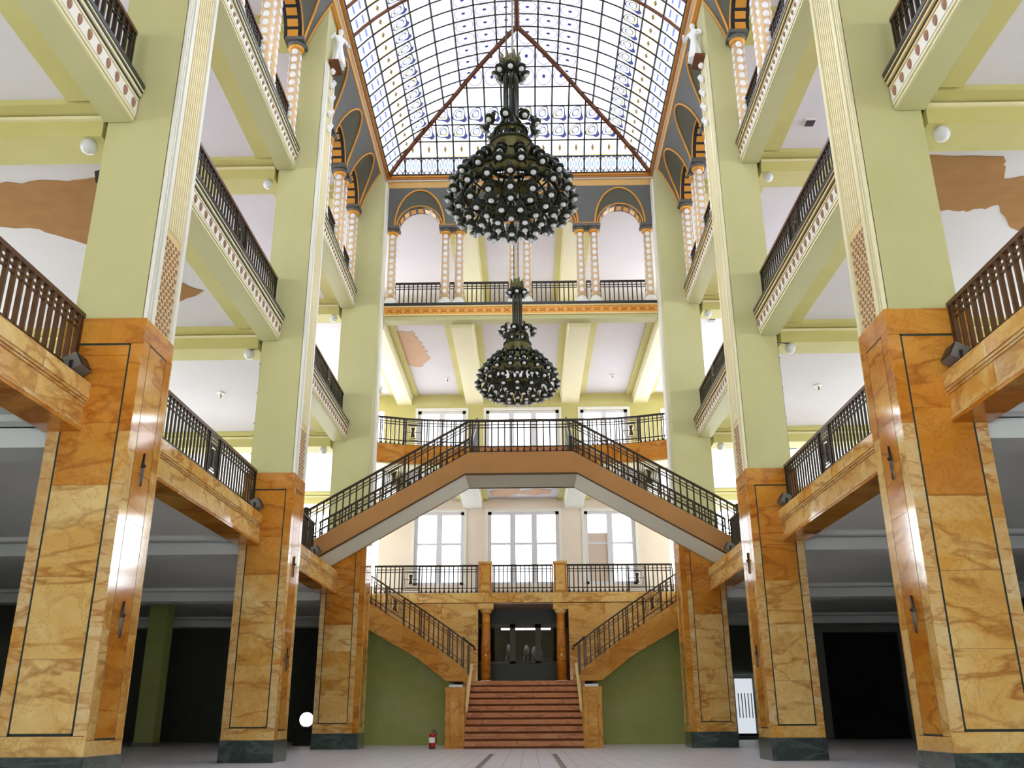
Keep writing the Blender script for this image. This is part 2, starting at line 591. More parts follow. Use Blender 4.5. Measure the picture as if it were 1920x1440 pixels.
NAMES = {1: 'first', 2: 'second', 3: 'third', 4: 'attic'}
LEV = {1: (4.40, F1, 4.05), 2: (9.15, F2, 8.72), 3: (13.65, F3, 13.2), 4: (17.95, 18.3, 17.55)}
CEIL = {}
for lv, (z0, z1, bz) in LEV.items():
    for s in (-1, 1):
        rects = [(s * 5.55, s * XO, YF, Y3 + PD + 0.03), (s * 5.0, s * XO, Y3 + PD + 0.03, YB)]
        if lv == 1:
            rects = [(s * 5.93, s * XO, YF, Y3 + PD + 0.03), (s * 5.3, s * XO, Y3 + PD + 0.03, YB)]
        if lv in (2, 3, 4):
            rects = [(s * 5.88, s * XO, YF, Y3 + PD + 0.03), (s * 4.6, s * XO, Y3 + PD + 0.03, YB)] if lv > 2 else \
                    [(s * 5.88, s * XO, YF, Y3 + PD + 0.03), (s * 5.6, s * XO, Y3 + PD + 0.03, YB)]
        beams = [(s * 5.93, s * XO, y + 0.15, y + 0.85) for y in (2.85, Y1, Y2, Y3, 35.0)]
        CEIL[(lv, s)] = slab('ceiling', '%s gallery ceiling above the %s storey' % (SIDE[s], {1: 'ground', 2: 'first', 3: 'second', 4: 'third'}[lv]),
                             rects, z0, z1, 'lower_ceiling_paint' if lv == 1 else 'ceiling_paint', beams, bz,
                             'lower_ceiling_paint' if lv == 1 else 'plaster_beam')
        if 1 < lv < 4:
            for ya, yb in ((4.0, Y1 - 0.2), (Y1 + 1.2, Y2 - 0.2), (Y2 + 1.2, Y3 - 0.2)):
                MB().box(s * 5.93, s * 6.32, ya, yb, z0 - 0.09, z0).build('edge_strip', 'plaster_beam', CEIL[(lv, s)])
# back part, over the staircase hall
slab('ceiling', 'dark ceiling of the lobby under the landing', [(-5.3, 5.3, 32.3, YB)], 4.5, F1, 'lower_ceiling_paint', [], 4)
CEIL[(2, 0)] = slab('ceiling', 'white ceiling over the staircase landing with two long beams', [(-5.6, 5.6, 30.2, YB)], 9.15, F2 - 0.02, 'ceiling_paint',
                    [(x - 0.36, x + 0.36, 30.3, YB) for x in (-2.03, 2.03)] + [(x - 0.3, x + 0.3, 30.3, YB) for x in (-5.0, 5.0)], 8.72, 'white_trim')
CEIL[(3, 0)] = slab('ceiling', 'white ceiling behind the second chandelier with long cream beams', [(-4.6, 4.6, 28.3, YB)], 13.65, F3 - 0.02, 'ceiling_paint',
                    [(x - 0.36, x + 0.36, 28.4, YB) for x in (-2.0, 2.0)] + [(x - 0.3, x + 0.3, 28.4, YB) for x in (-4.95, 4.95)], 13.2, 'cream')
CEIL[(4, 0)] = slab('ceiling', 'white ceiling behind the back arcade', [(-4.6, 4.6, 28.9, YB)], 17.95, 18.3, 'ceiling_paint',
                    [(x - 0.36, x + 0.36, 28.95, YB) for x in (-2.0, 2.0)], 17.55, 'cream')


def patch(ceil, z, pts, mat='lath', n=6, jit=0.05, name='missing_plaster'):
    """irregular hole in the ceiling plaster that shows the laths."""
    out = []
    for i, p in enumerate(pts):
        q = pts[(i + 1) % len(pts)]
        for k in range(n):
            t = k / n
            j = jit if k else 0
            out.append((p[0] * (1 - t) + q[0] * t + random.uniform(-j, j), p[1] * (1 - t) + q[1] * t + random.uniform(-j, j)))
    MB().prism(out, lambda a, b: (a, b, z - 0.015), lambda a, b: (a, b, z + 0.01)).build(name, mat, ceil)


patch(CEIL[(2, -1)], 9.15, [(-9.6, 12.7), (-8.5, 12.9), (-7.5, 12.85), (-6.6, 12.8), (-6.8, 14.9), (-8.0, 15.0), (-8.6, 14.4), (-9.8, 14.2)])
patch(CEIL[(2, 1)], 9.15, [(6.3, 12.5), (7.8, 12.55), (8.1, 13.2), (9.1, 13.1), (10.0, 13.5), (9.9, 15.2), (9.0, 14.8), (8.4, 14.0), (8.0, 14.2), (7.6, 14.15), (6.9, 14.3)])
patch(CEIL[(2, -1)], 9.15, [(-6.5, 17.0), (-7.2, 16.3), (-8.2, 16.0), (-8.4, 17.2), (-7.2, 17.5)], jit=0.05)
patch(CEIL[(3, 0)], 13.65, [(-4.45, 29.7), (-3.85, 29.6), (-3.75, 30.3), (-3.55, 31.1), (-3.45, 32.2), (-3.9, 33.1), (-4.35, 32.9), (-4.4, 31.6), (-4.6, 30.6)], 'lath_pink', jit=0.07)
patch(CEIL[(2, 0)], 9.15, [(-1.3, 35.3), (-0.9, 34.6), (-0.2, 34.5), (0.0, 35.2), (0.5, 34.6), (1.1, 35.0), (1.1, 35.5), (0.4, 35.8), (-0.2, 35.5), (-0.7, 36.2), (-1.2, 35.8)], 'lath_pink', jit=0.06)


# ------------------------------------------------------------------ piers
def frame_slabs(P, face, x0, x1, z0, z1, bl, bb, bt, inner_n, dep, inl=0.024, side_mat='marble_border', core='marble'):
    """clad one face: border slabs, dark inlay line and a stack of inner slabs.
    face(a, b, z0, z1, d) -> MB box for across range a..b standing d proud."""
    g = 0.006
    hz = (z1 - bt) - (z0 + bb)
    for q in range(4):
        qa, qb = z0 + bb + hz * q / 4 + 0.001, z0 + bb + hz * (q + 1) / 4 - 0.001
        mt = 'marble_deep' if q == 3 else side_mat
        face(x0, x0 + bl, qa, qb, dep).build('border_slab', mt, P)
        face(x1 - bl, x1, qa, qb, dep).build('border_slab', mt, P)
    face(x0, x1, z0, z0 + bb - g, dep).build('border_slab', 'marble', P)
    face(x0, x1, z1 - bt + g, z1, dep).build('border_slab', 'marble_deep', P)
    m = MB()
    a0, a1, c0, c1 = x0 + bl, x1 - bl, z0 + bb, z1 - bt
    for q in ((a0, a0 + inl, c0, c1), (a1 - inl, a1, c0, c1), (a0, a1, c0, c0 + inl), (a0, a1, c1 - inl, c1)):
        k = face(*q, dep - 0.003)
        b = len(m.v)
        m.v += k.v
        m.f += [tuple(i + b for i in f) for f in k.f]
    m.build('inlay_line', 'inlay', P)
    zz = [c0 + inl]
    hs = [random.uniform(0.8, 1.2) for _ in range(inner_n)]
    tot = sum(hs)
    for hgt in hs:
        zz.append(zz[-1] + hgt / tot * (c1 - c0 - 2 * inl))
    for k in range(inner_n):
        mt = core if (k < inner_n - 2) else 'marble_deep'
        face(a0 + inl, a1 - inl, zz[k] + 0.002, zz[k + 1] - 0.002, dep).build('marble_slab', mt, P)


ZP, ZM = 0.41, 5.765
ORD = {1: 'foremost', 2: 'middle', 3: 'rearmost'}


def grille(P, X, s, ya, yb, z0, z1):
    m = MB()
    ny, nz = 5, int((z1 - z0) / 0.075)
    for i in range(ny):
        for k in range(nz):
            y = ya + (i + 0.5 + (0.25 if k % 2 else -0.25)) * (yb - ya) / ny
            z = z0 + (k + 0.5) * (z1 - z0) / nz
            m.box(X, X - s * 0.012, y - 0.028, y + 0.028, z - 0.024, z + 0.024)
    o = m.build('grille', 'terracotta_dots', P)
    o['kind'] = 'stuff'
    return o


def pier(s, i, y):
    inner = W if i < 3 else 4.60
    y0, y1 = y, y + PD
    P = thing('marble_pier', '%s pier on the %s, orange marble below and pale green plaster above' % (ORD[i], SIDE[s]),
              'pier', (s * (inner + WO) / 2, y + PD / 2, 0), 'tall piers of the light court')
    c = 0.03
    # core
    MB().box(s * (inner + c), s * (WO - c), y0 + c, y1 - c, 0, ZM).build('core', 'joint', P)
    pl = MB().box(s * (inner - 0.015), s * (WO + 0.015), y0 - 0.015, y1 + 0.015, 0, ZP)
    pl.build('plinth', 'plinth_stone', P)

    def front(a, b, z0, z1, d):
        return MB().box(a, b, y0 + c, y0 + c - d, z0, z1)

    def back(a, b, z0, z1, d):
        return MB().box(a, b, y1 - c, y1 - c + d, z0, z1)

    def inside(a, b, z0, z1, d):
        return MB().box(s * (inner + c), s * (inner + c - d), a, b, z0, z1)

    def outside(a, b, z0, z1, d):
        return MB().box(s * (WO - c), s * (WO - c + d), a, b, z0, z1)
    fx0, fx1 = sorted((s * inner, s * WO))
    if i == 3:
        q0, q1 = sorted((s * (inner + 0.16), s * WO))
        frame_slabs(P, front, q0, q1, ZP, ZM, 0.14, 0.25, 0.34, 5, c)
        front(*sorted((s * inner, s * (inner + 0.155))), ZP, ZM, c).build('border_slab', 'marble_deep', P)
    else:
        frame_slabs(P, front, fx0, fx1, ZP, ZM, 0.15, 0.22, 0.36, 5, c)
    frame_slabs(P, inside, y0 + c + 0.001, y1 - c - 0.001, ZP, ZM, 0.19, 0.17, 0.30, 4, c, 0.018, 'marble', 'marble_deep')
    outside(y0 + c + 0.001, y1 - c - 0.001, ZP, ZM, c).build('marble_slab', 'marble', P)
    back(fx0, fx1, ZP, ZM, c).build('marble_slab', 'marble', P)
    # plaster shaft
    top = 18.42
    MB().box(s * (inner + 0.06), s * (WO - 0.07), y0 + 0.03, y1 - 0.03, ZM, top).build('plaster_shaft', 'plaster', P)
    if i < 3:
        # reeded pilaster strip facing the light court
        xa, xb = s * (inner + 0.07), s * inner
        m = MB()
        for (a, b, d) in ((0.0, 0.035, 0.06), (0.065, 0.10, 0.06), (0.14, 0.25, 0.07), (0.90, 1.0, 0.07)):
            m.box(xa, s * (inner + 0.07 - d), y0 + 0.03 + a * 0.94, y0 + 0.03 + b * 0.94, ZM, 16.6)
        m.build('pilaster_moulding', 'white_trim' if s < 0 else 'cream', P)
        MB().box(xa, s * (inner + 0.045), y0 + 0.275, y0 + 0.865, ZM, 16.6).build('pilaster_field', 'cream_gold', P)
        m = MB()
        for k in range(8):
            yy = y0 + 0.285 + k * 0.073
            m.box(xa, s * (inner + 0.02), yy, yy + 0.032, 7.3 if i == 1 else 7.0, 16.6)
        m.build('reeding', 'cream', P)
        g = grille(P, s * (inner + 0.045), s, y0 + 0.29, y0 + 0.85, ZM + 0.05, 7.2 if i == 1 else 6.9)
        # wrought ornaments left from the old lamps
        for z in (1.97, 3.85):
            m = MB()
            m.prism([(-0.035, 0), (0, 0.2), (0.035, 0), (0.02, -0.12), (0, -0.24), (-0.02, -0.12)],
                    lambda a, b: (s * inner, y0 + 0.48 + a, z + b), lambda a, b: (s * (inner - 0.03), y0 + 0.48 + a * 0.7, z + b))
            m.lathe([(0.0, -0.03), (0.025, 0), (0.0, 0.03)], s * (inner - 0.035), y0 + 0.48, z + 0.03, 8)
            m.build('lamp_bracket', 'iron', P)
    else:
        MB().box(s * (inner + 0.06), s * (inner - 0.0), y0 + 0.55, y1 - 0.03, ZM, top).build('pilaster_moulding', 'white_trim', P)
    return P


for s in (-1, 1):
    for i, y in ((1, Y1), (2, Y2), (3, Y3)):
        pier(s, i, y)


# ------------------------------------------------------------------ railings
BAL = {}


def baluster_mesh(dx, dy, h, mat, along=0.028, across=0.05):
    key = (round(dx, 2), round(dy, 2), round(h, 3), mat, along, across)
    if key not in BAL:
        d, n = Vector((dx, dy, 0)), Vector((-dy, dx, 0))
        m = MB()

        def bx(a, c, z0, z1):
            m.hexa([d * (sa * a) + n * (sc * c) + Vector((0, 0, z)) for z in (z0, z1) for sc in (-1, 1) for sa in (-1, 1)])
        bx(along / 2, across / 2, 0.0, h)
        bx(along * 0.9, across * 0.62, 0.05, 0.10)
        me = m.mesh('baluster')
        me.materials.append(MATS[mat])
        BAL[key] = me
    return BAL[key]


def railing(label, pts, h=0.96, panels=(), pitch=0.15, mat='iron', rail_mat='handrail', group='iron railings', across=0.05, ends=True, name='iron_railing'):
    """pts: polyline of foot points (z included, may slope). panels: list of (segment, position 0..1)."""
    pts = [Vector(p) for p in pts]
    R = thing(name, label, 'railing', pts[0], group)
    o0 = pts[0]
    top, sub, low = MB(), MB(), MB()
    for k in range(len(pts) - 1):
        A, B = pts[k], pts[k + 1]
        hv = Vector((B.x - A.x, B.y - A.y, 0))
        L = hv.length
        d = hv / L
        n = Vector((-d.y, d.x, 0))
        sl = (B.z - A.z) / L

        def at(t, off=0.0, z=0.0):
            return A + d * t + n * off + Vector((0, 0, sl * t + z))

        def bar(m, t0, t1, hw, z0, z1):
            m.hexa([at(t, sn * hw, z) for z in (z0, z1) for t in (t0, t1) for sn in (-1, 1)])
        bar(top, -0.01 if k == 0 else 0, L + 0.005, 0.04, h - 0.06, h)
        bar(sub, 0, L, 0.014, h - 0.165, h - 0.14)
        bar(sub, 0, L, 0.014, h - 0.25, h - 0.225)
        bar(low, 0, L, 0.014, 0.03, 0.05)
        bar(low, 0, L, 0.016, 0.165, 0.195)
        zones = []
        for (sg, f) in panels:
            if sg != k:
                continue
            c, hw = f * L, 0.30
            zones.append((c - hw, c + hw))
            m = MB()
            for j in range(4):
                a0, a1 = c - hw + 0.03 + j * 0.045, c + hw - 0.03 - j * 0.045
                b0, b1 = 0.10 + j * 0.055, h - 0.09 - j * 0.055
                for q in ((a0, a0 + 0.018, b0, b1), (a1 - 0.018, a1, b0, b1)):
                    bar(m, q[0], q[1], 0.008, q[2], q[3])
                bar(m, a0, a1, 0.008, b0, b0 + 0.018)
                bar(m, a0, a1, 0.008, b1 - 0.018, b1)
            bar(m, c - hw, c + hw, 0.008, h * 0.5 - 0.008, h * 0.5 + 0.008)
            pn = m.build('ornament_panel', mat, R)
            m = MB()
            zc = h * 0.5
            for sg2 in (-1, 1):
                m.prism([(c - 0.075, zc + sg2 * 0.17), (c + 0.075, zc + sg2 * 0.17), (c + 0.035, zc), (c - 0.035, zc)],
                        lambda a, b: at(a, -0.02, b), lambda a, b: at(a, 0.02, b))
            m.build('rosette', mat, pn)
            for e in (c - hw, c + hw):
                pm = MB()
                bar(pm, e - 0.024, e + 0.024, 0.028, 0, h - 0.04)
                pm.build('post', mat, R)
        if ends:
            for e in ((0.02,) if k else (0.02,)) + ((L - 0.02,) if k == len(pts) - 2 else ()):
                pm = MB()
                bar(pm, e - 0.02, e + 0.02, 0.028, 0, h - 0.04)
                pm.build('post', mat, R)
        nb = max(1, int(round(L / pitch)))
        me = baluster_mesh(d.x, d.y, h - 0.05, mat, 0.037, across)
        for j in range(nb):
            t = (j + 0.5) * L / nb
            if any(z0 - 0.04 < t < z1 + 0.04 for z0, z1 in zones):
                continue
            obj('baluster', me, None, R, at(t) - o0)
    top.build('handrail', rail_mat, R)
    sub.build('upper_rail', mat, R)
    low.build('lower_rail', mat, R)
    return R


# ------------------------------------------------------------------ gallery fronts on both sides
BAYS = {0: (YF, Y1, 'in front of the foremost pier'), 1: (Y1 + PD, Y2, 'between foremost and middle pier'),
        2: (Y2 + PD, Y3, 'between middle and rearmost pier')}
OVAL = {}


def oval_mesh(s, rz, ry):
    k = (s, rz, ry)
    if k not in OVAL:
        m = MB()
        prof = [(1.0, 0.0), (0.8, 0.02), (0.35, 0.035)]
        b = 12
        for (r, d) in prof:
            for q in range(b):
                t = 2 * PI * q / b
                m.v.append((-s * d, ry * r * math.cos(t), rz * r * math.sin(t)))
        for i in range(2):
            for q in range(b):
                m.f.append((i * b + q, i * b + (q + 1) % b, (i + 1) * b + (q + 1) % b, (i + 1) * b + q))
        m.f.append(tuple(2 * b + q for q in range(b)))
        me = m.mesh('oval')
        me.materials.append(MATS['oval_bronze'])
        OVAL[k] = me
    return OVAL[k]


def side_front(s, lv, bay):
    ya, yb, where = BAYS[bay]
    e = 0.02

    def prof(m, poly, y0=ya, y1=yb):
        return m.prism(poly, lambda a, b: (s * a, y0, b), lambda a, b: (s * a, y1, b))
    if lv == 1:
        G = thing('gallery_parapet', 'orange marble parapet of the %s gallery %s' % (SIDE[s], where), 'parapet', (s * 5.6, ya, 4.21), 'marble gallery parapets')
        prof(MB(), [(5.49, 4.24), (5.9, 4.24), (5.9, 4.82), (5.49, 4.82)]).build('core', 'joint', G)
        n = max(1, int(round((yb - ya) / 1.15)))
        for k in range(n):
            y0, y1 = ya + (yb - ya) * k / n + 0.003, ya + (yb - ya) * (k + 1) / n - 0.003
            prof(MB(), [(5.46, 4.31), (5.5, 4.31), (5.5, 4.57), (5.46, 4.57)], y0, y1).build('marble_slab', 'marble', G)
            prof(MB(), [(5.41, 4.645), (5.5, 4.645), (5.5, 4.84), (5.41, 4.84)], y0, y1).build('coping_slab', 'marble', G)
            prof(MB(), [(5.44, 4.21), (5.92, 4.21), (5.92, 4.25), (5.44, 4.25)], y0, y1).build('soffit_slab', 'marble_deep', G)
        m = MB()
        prof(m, [(5.43, 4.25), (5.5, 4.25), (5.5, 4.272), (5.43, 4.272)])
        prof(m, [(5.445, 4.277), (5.5, 4.277), (5.5, 4.305), (5.445, 4.305)])
        prof(m, [(5.44, 4.575), (5.5, 4.575), (5.5, 4.60), (5.44, 4.60)])
        prof(m, [(5.425, 4.607), (5.5, 4.607), (5.5, 4.64), (5.425, 4.64)])
        m.build('moulding', 'marble_border', G)
        MB().box(s * 5.42, s * 5.9, ya, yb, 4.84, F1).build('walkway_edge', 'marble', G)
        zf, xr = F1, 5.66
        mat = 'iron_brown' if bay == 0 else 'iron'
    else:
        zb = {2: 8.84, 3: 13.35}[lv]
        zf = {2: F2, 3: F3}[lv]
        G = thing('gallery_beam', 'cream plaster beam front with ovals, %s side, %s floor, %s' % (SIDE[s], NAMES[lv], where), 'beam',
                  (s * 5.6, ya, zb), 'moulded gallery beams')
        prof(MB(), [(5.44, zb), (5.84, zb), (5.84, zf), (5.44, zf)]).build('beam_core', 'plaster', G)
        m = MB()
        prof(m, [(5.42, zb + 0.02), (5.44, zb + 0.02), (5.44, zb + 0.06), (5.42, zb + 0.06)])
        prof(m, [(5.405, zb + 0.075), (5.44, zb + 0.075), (5.44, zb + 0.12), (5.405, zb + 0.12)])
        m.build('lower_moulding', 'cream', G)
        prof(MB(), [(5.40, zb + 0.13), (5.44, zb + 0.13), (5.44, zb + 0.34), (5.40, zb + 0.34)]).build('oval_band', 'white_trim', G)
        m = MB()
        prof(m, [(5.39, zb + 0.35), (5.44, zb + 0.35), (5.44, zb + 0.39), (5.39, zb + 0.39)])
        prof(m, [(5.36, zb + 0.43), (5.44, zb + 0.43), (5.44, zb + 0.475), (5.36, zb + 0.475)])
        prof(m, [(5.34, zb + 0.515), (5.44, zb + 0.515), (5.44, zb + 0.54), (5.34, zb + 0.54)])
        m.build('upper_moulding', 'cream' if s < 0 else 'cream_gold', G)
        m = MB()
        prof(m, [(5.385, zb + 0.395), (5.44, zb + 0.395), (5.44, zb + 0.425), (5.385, zb + 0.425)])
        prof(m, [(5.35, zb + 0.48), (5.44, zb + 0.48), (5.44, zb + 0.51), (5.35, zb + 0.51)])
        prof(m, [(5.33, zb + 0.545), (5.46, zb + 0.545), (5.46, zb + 0.62), (5.33, zb + 0.62)])
        m.build('dark_fillet', 'black_fillet', G)
        y0 = max(ya, 6.5)
        pit = 0.26 if lv == 2 else 0.20
        n = int((yb - y0) / pit)
        me = oval_mesh(s, 0.085 if lv == 2 else 0.06, 0.052 if lv == 2 else 0.038)
        for k in range(n):
            obj('oval', me, None, G, Vector((s * 5.40, y0 + (k + 0.5) * (yb - y0) / n, zb + 0.235)) - Vector((s * 5.6, ya, zb)))
        xr = 5.60
        mat = 'iron'
    ra, rb = max(ya, 5.0), yb
    panels = {0: [(0, 0.45)], 1: [(0, 0.12), (0, 0.62)], 2: [(0, 0.22), (0, 0.72)]}[bay]
    # the first floor railing of the rear bay leaves a gap for the bridge staircase
    runs = [(ra, rb, where, panels)]
    if lv == 1 and bay == 2:
        runs = [(ra, 24.62, 'from the middle pier to the bridge stair', [(0, 0.3)]), (26.46, rb, 'behind the bridge stair', [])]
    for r0, r1, wh, pn in runs:
        railing('dark iron railing, %s side, %s floor gallery, %s' % (SIDE[s], NAMES[lv], wh),
                [(s * xr, r0 + e, zf), (s * xr, r1 - e, zf)], 0.97, pn, 0.17 if bay == 0 else 0.155, mat,
                group='iron railings of the side galleries', across=0.055 if bay == 0 else 0.028)


for s in (-1, 1):
    for lv in (1, 2, 3):
        for bay in (0, 1, 2):
            side_front(s, lv, bay)

# ------------------------------------------------------------------ back balcony of the third floor
G = thing('gallery_beam', 'back gallery beam with gilded ornament band below the arcade', 'beam', (0, 28.0, 13.35))
MB().box(-4.6, 4.6, 28.02, 28.42, 13.35, F3).build('beam_core', 'plaster', G)
MB().box(-4.6, 4.6, 27.98, 28.02, 13.55, 13.80).build('gilded_band', 'gold', G)
m = MB()
m.box(-4.6, 4.6, 27.97, 28.02, 13.50, 13.55).box(-4.6, 4.6, 27.95, 28.02, 13.80, 13.86)
m.build('moulding', 'cream_gold', G)
MB().box(-4.6, 4.6, 27.92, 28.02, 13.87, 13.95).build('dark_fillet', 'black_fillet', G)
me = MB()
me.prism([(-0.12, -0.07), (0.0, -0.03), (0.12, -0.07), (0.06, 0.02), (0.12, 0.08), (0.0, 0.05), (-0.12, 0.08), (-0.06, 0.02)],
         lambda a, b: (a, 0, b), lambda a, b: (a * 0.8, -0.018, b * 0.8))
me = me.mesh('scroll_ornament')
me.materials.append(MATS['gold_dark'])
for k in range(30):
    obj('scroll_ornament', me, None, G, Vector((-4.4 + k * 8.8 / 29, 27.98, 13.675)) - Vector((0, 28.0, 13.35)))
for k, (a, b) in enumerate(((-4.55, -0.02), (0.02, 4.55))):
    railing('dark iron railing of the back gallery behind the columns, %s half' % ('left', 'right')[k],
            [(a, 28.42, F3), (b, 28.42, F3)], 0.97, (), 0.155, 'iron', 'iron', 'back gallery railing', 0.03)

# ------------------------------------------------------------------ columns and arcades
ZS = 16.95


def column(M, t, label, group):
    c = M(t, 0, F3)
    C = thing('beaded_column', label, 'column', c, group)
    x, y, z = c
    z0 = F3
    m = MB()
    m.box(x - 0.2, x + 0.2, y - 0.2, y + 0.2, z0, z0 + 0.07)
    m.lathe([(0.19, 0.07), (0.2, 0.11), (0.165, 0.16), (0.18, 0.20), (0.15, 0.24)], x, y, z0, 16)
    m.build('base', 'white_trim', C)
    MB().lathe([(0.148, 0.22), (0.15, 0.6), (0.138, 2.68)], x, y, z0, 18).build('shaft', 'column_net', C, True)
    # strands of white bosses, alternate rows staggered
    for k in range(4):
        m = MB()
        a = PI / 2 * k
        for j in range(11):
            zz = z0 + 0.36 + 0.235 * j + (0.117 if k % 2 else 0)
            if zz > z0 + 2.60:
                continue
            r0 = 0.146
            n = Vector((math.cos(a), math.sin(a), 0))
            tt = Vector((-n.y, n.x, 0))
            b = len(m.v)
            for (rr, d) in ((0.078, 0.0), (0.066, 0.022), (0.028, 0.032)):
                for q in range(10):
                    an = 2 * PI * q / 10
                    p = Vector((x, y, zz)) + n * (r0 - 0.022 + d) + tt * (rr * math.cos(an)) + Vector((0, 0, rr * 1.35 * math.sin(an)))
                    m.v.append(tuple(p))
            for i in range(2):
                for q in range(10):
                    m.f.append((b + i * 10 + q, b + i * 10 + (q + 1) % 10, b + (i + 1) * 10 + (q + 1) % 10, b + (i + 1) * 10 + q))
            m.f.append(tuple(b + 20 + q for q in range(10)))
        m.build('boss_strand', 'pearl', C, True)
    MB().lathe([(0.145, 2.66), (0.185, 2.70), (0.20, 2.75), (0.185, 2.78)], x, y, z0, 18).build('neck_ring', 'gold', C, True)
    MB().lathe([(0.17, 2.78), (0.2, 2.80), (0.225, 2.88)], x, y, z0, 18).build('capital', 'spandrel_grey', C, True)
    MB().box(x - 0.235, x + 0.235, y - 0.235, y + 0.235, z0 + 2.88, ZS).build('abacus', 'spandrel_grey', C)


def arcade(M, L, n, lean, label, where, top=18.42):
    A0 = thing('arcade', label, 'arcade', M(L / 2, 0, ZS), 'gilded arcades under the skylight')
    e, gap = 0.25, 0.48
    A = (L - 2 * e - (n - 1) * gap) / n
    centers = [e + A / 2 + k * (A + gap) for k in range(n)]
    cols = []
    for c in centers:
        cols += [c - A / 2, c + A / 2]
    for k, t in enumerate(cols):
        column(M, t, 'white beaded column, number %d from %s, of the %s' % (k + 1, where[0], where[1]), 'beaded columns')
    ra, a, b = A / 2 - 0.17, A / 2 - 0.06, top - ZS - 0.10

    def cove(z):
        q = max(0.0, (z - ZS) / (top - ZS))
        return 0.17 + (lean - 0.17) * q ** 1.35
    ts = []
    for c in centers:
        for k in range(33):
            th = PI * k / 32
            ts.append(c - a * math.cos(th))
    ts = sorted(set([round(t, 5) for t in ts] + [0.0, L] + [c + sg * (a + 0.001) for c in centers for sg in (-1, 1)]))

    def zl(t):
        for c in centers:
            if abs(t - c) < a:
                return ZS + b * math.sqrt(max(0, 1 - ((t - c) / a) ** 2))
        return ZS
    m = MB()
    NZ = 5
    for t in ts:
        z0 = zl(t)
        for k in range(NZ + 1):
            z = z0 + (top - z0) * k / NZ
            m.v.append(tuple(M(t, cove(z), z)))
    for i in range(len(ts) - 1):
        for k in range(NZ):
            p = i * (NZ + 1) + k
            m.f.append((p, p + NZ + 1, p + NZ + 2, p + 1))
    m.build('spandrel', 'spandrel_grey', A0, False)
    m = MB()                                    # plain wall on the gallery side
    for t in ts:
        z0 = ZS
        for c in centers:
            if abs(t - c) < ra:
                z0 = ZS + math.sqrt(ra * ra - (t - c) ** 2)
        m.v += [tuple(M(t, -0.30, z0)), tuple(M(t, -0.30, 18.3))]
    for i in range(len(ts) - 1):
        m.f.append((2 * i, 2 * i + 2, 2 * i + 3, 2 * i + 1))
    m.build('gallery_face', 'plaster', A0)
    for c in centers:
        m = MB()
        N = 24
        for k in range(N + 1):
            th = PI * k / N
            zo = ZS + b * math.sin(th)
            m.v.append(tuple(M(c + ra * math.cos(th), 0.15, ZS + ra * math.sin(th))))
            m.v.append(tuple(M(c + (ra + 0.07) * math.cos(th), 0.17, ZS + (ra + 0.08) * math.sin(th))))
            m.v.append(tuple(M(c + a * math.cos(th), cove(zo), zo)))
        for k in range(N):
            m.f.append((3 * k, 3 * k + 3, 3 * k + 4, 3 * k + 1))
            m.f.append((3 * k + 1, 3 * k + 4, 3 * k + 5, 3 * k + 2))
        m.build('splayed_vault', 'vault_grey', A0, True)
        m = MB()
        for k in range(N + 1):
            th = PI * k / N
            m.v += [tuple(M(c + ra * math.cos(th), 0.15, ZS + ra * math.sin(th))), tuple(M(c + ra * math.cos(th), -0.30, ZS + ra * math.sin(th)))]
        for k in range(N):
            m.f.append((2 * k, 2 * k + 2, 2 * k + 3, 2 * k + 1))
        sf = m.build('arch_soffit', 'midnight', A0, True)
        for k in range(9):
            th = PI * (k + 0.5) / 9
            hw = 0.093 / ra
            m = MB()
            pts = []
            for rr in (ra - 0.012, ra + 0.002):
                for o_ in (-0.20, 0.07):
                    for q in (-hw, hw):
                        pts.append(M(c + rr * math.cos(th + q), o_ - 0.01, ZS + rr * math.sin(th + q)))
            m.hexa(pts)
            m.build('gilt_square', 'gold', sf)
        m = MB()
        m.tube([M(c + a * math.cos(PI * k / 32), cove(ZS + b * math.sin(PI * k / 32)) + 0.012, ZS + b * math.sin(PI * k / 32)) for k in range(33)], 0.034, 6)
        m.build('gilt_outline', 'gold', A0, True)
        MB().tube([M(c + (ra + 0.04) * math.cos(PI * k / 24), 0.165, ZS + (ra + 0.04) * math.sin(PI * k / 24)) for k in range(25)], 0.026, 5).build('gilt_inner_line', 'gold', A0, True)
    for k in range(n - 1):
        t0, t1 = centers[k] + A / 2 - 0.24, centers[k + 1] - A / 2 + 0.24
        MB().tube([M(t0, 0.19, ZS + 0.03), M(t1, 0.19, ZS + 0.03)], 0.03, 5).build('gilt_base_line', 'gold', A0)
        MB().hexa([M(t, o_, z) for z in (ZS + 0.002, ZS + 0.06) for o_ in (-0.23, 0.20) for t in (t0, t1)]).build('impost', 'spandrel_grey', A0)
    for t in (0.035, L - 0.035):
        MB().tube([M(t, cove(ZS + (top - ZS) * k / 10) + 0.01, ZS + (top - ZS) * k / 10) for k in range(11)], 0.03, 5).build('gilt_edge_line', 'gold', A0, True)


for s in (-1, 1):
    for bay, nm in ((1, 'nearer'), (2, 'farther')):
        ya, yb, _ = BAYS[bay]
        arcade(lambda t, o, z, s=s, ya=ya: Vector((s * (5.56 - o), ya + t, z)), yb - ya, 3, 0.78,
               '%s arcade of three gilded grey arches on the %s under the skylight' % (nm, SIDE[s]),
               ('the front', '%s arcade on the %s' % (nm, SIDE[s])))
arcade(lambda t, o, z: Vector((-4.68 + t, 28.19 - o, z)), 9.36, 4, 0.27, 'back arcade of four gilded grey arches with paired columns', ('the left', 'back arcade'))

# ------------------------------------------------------------------ cornice below the glass
YC, XC = 27.95, 4.63


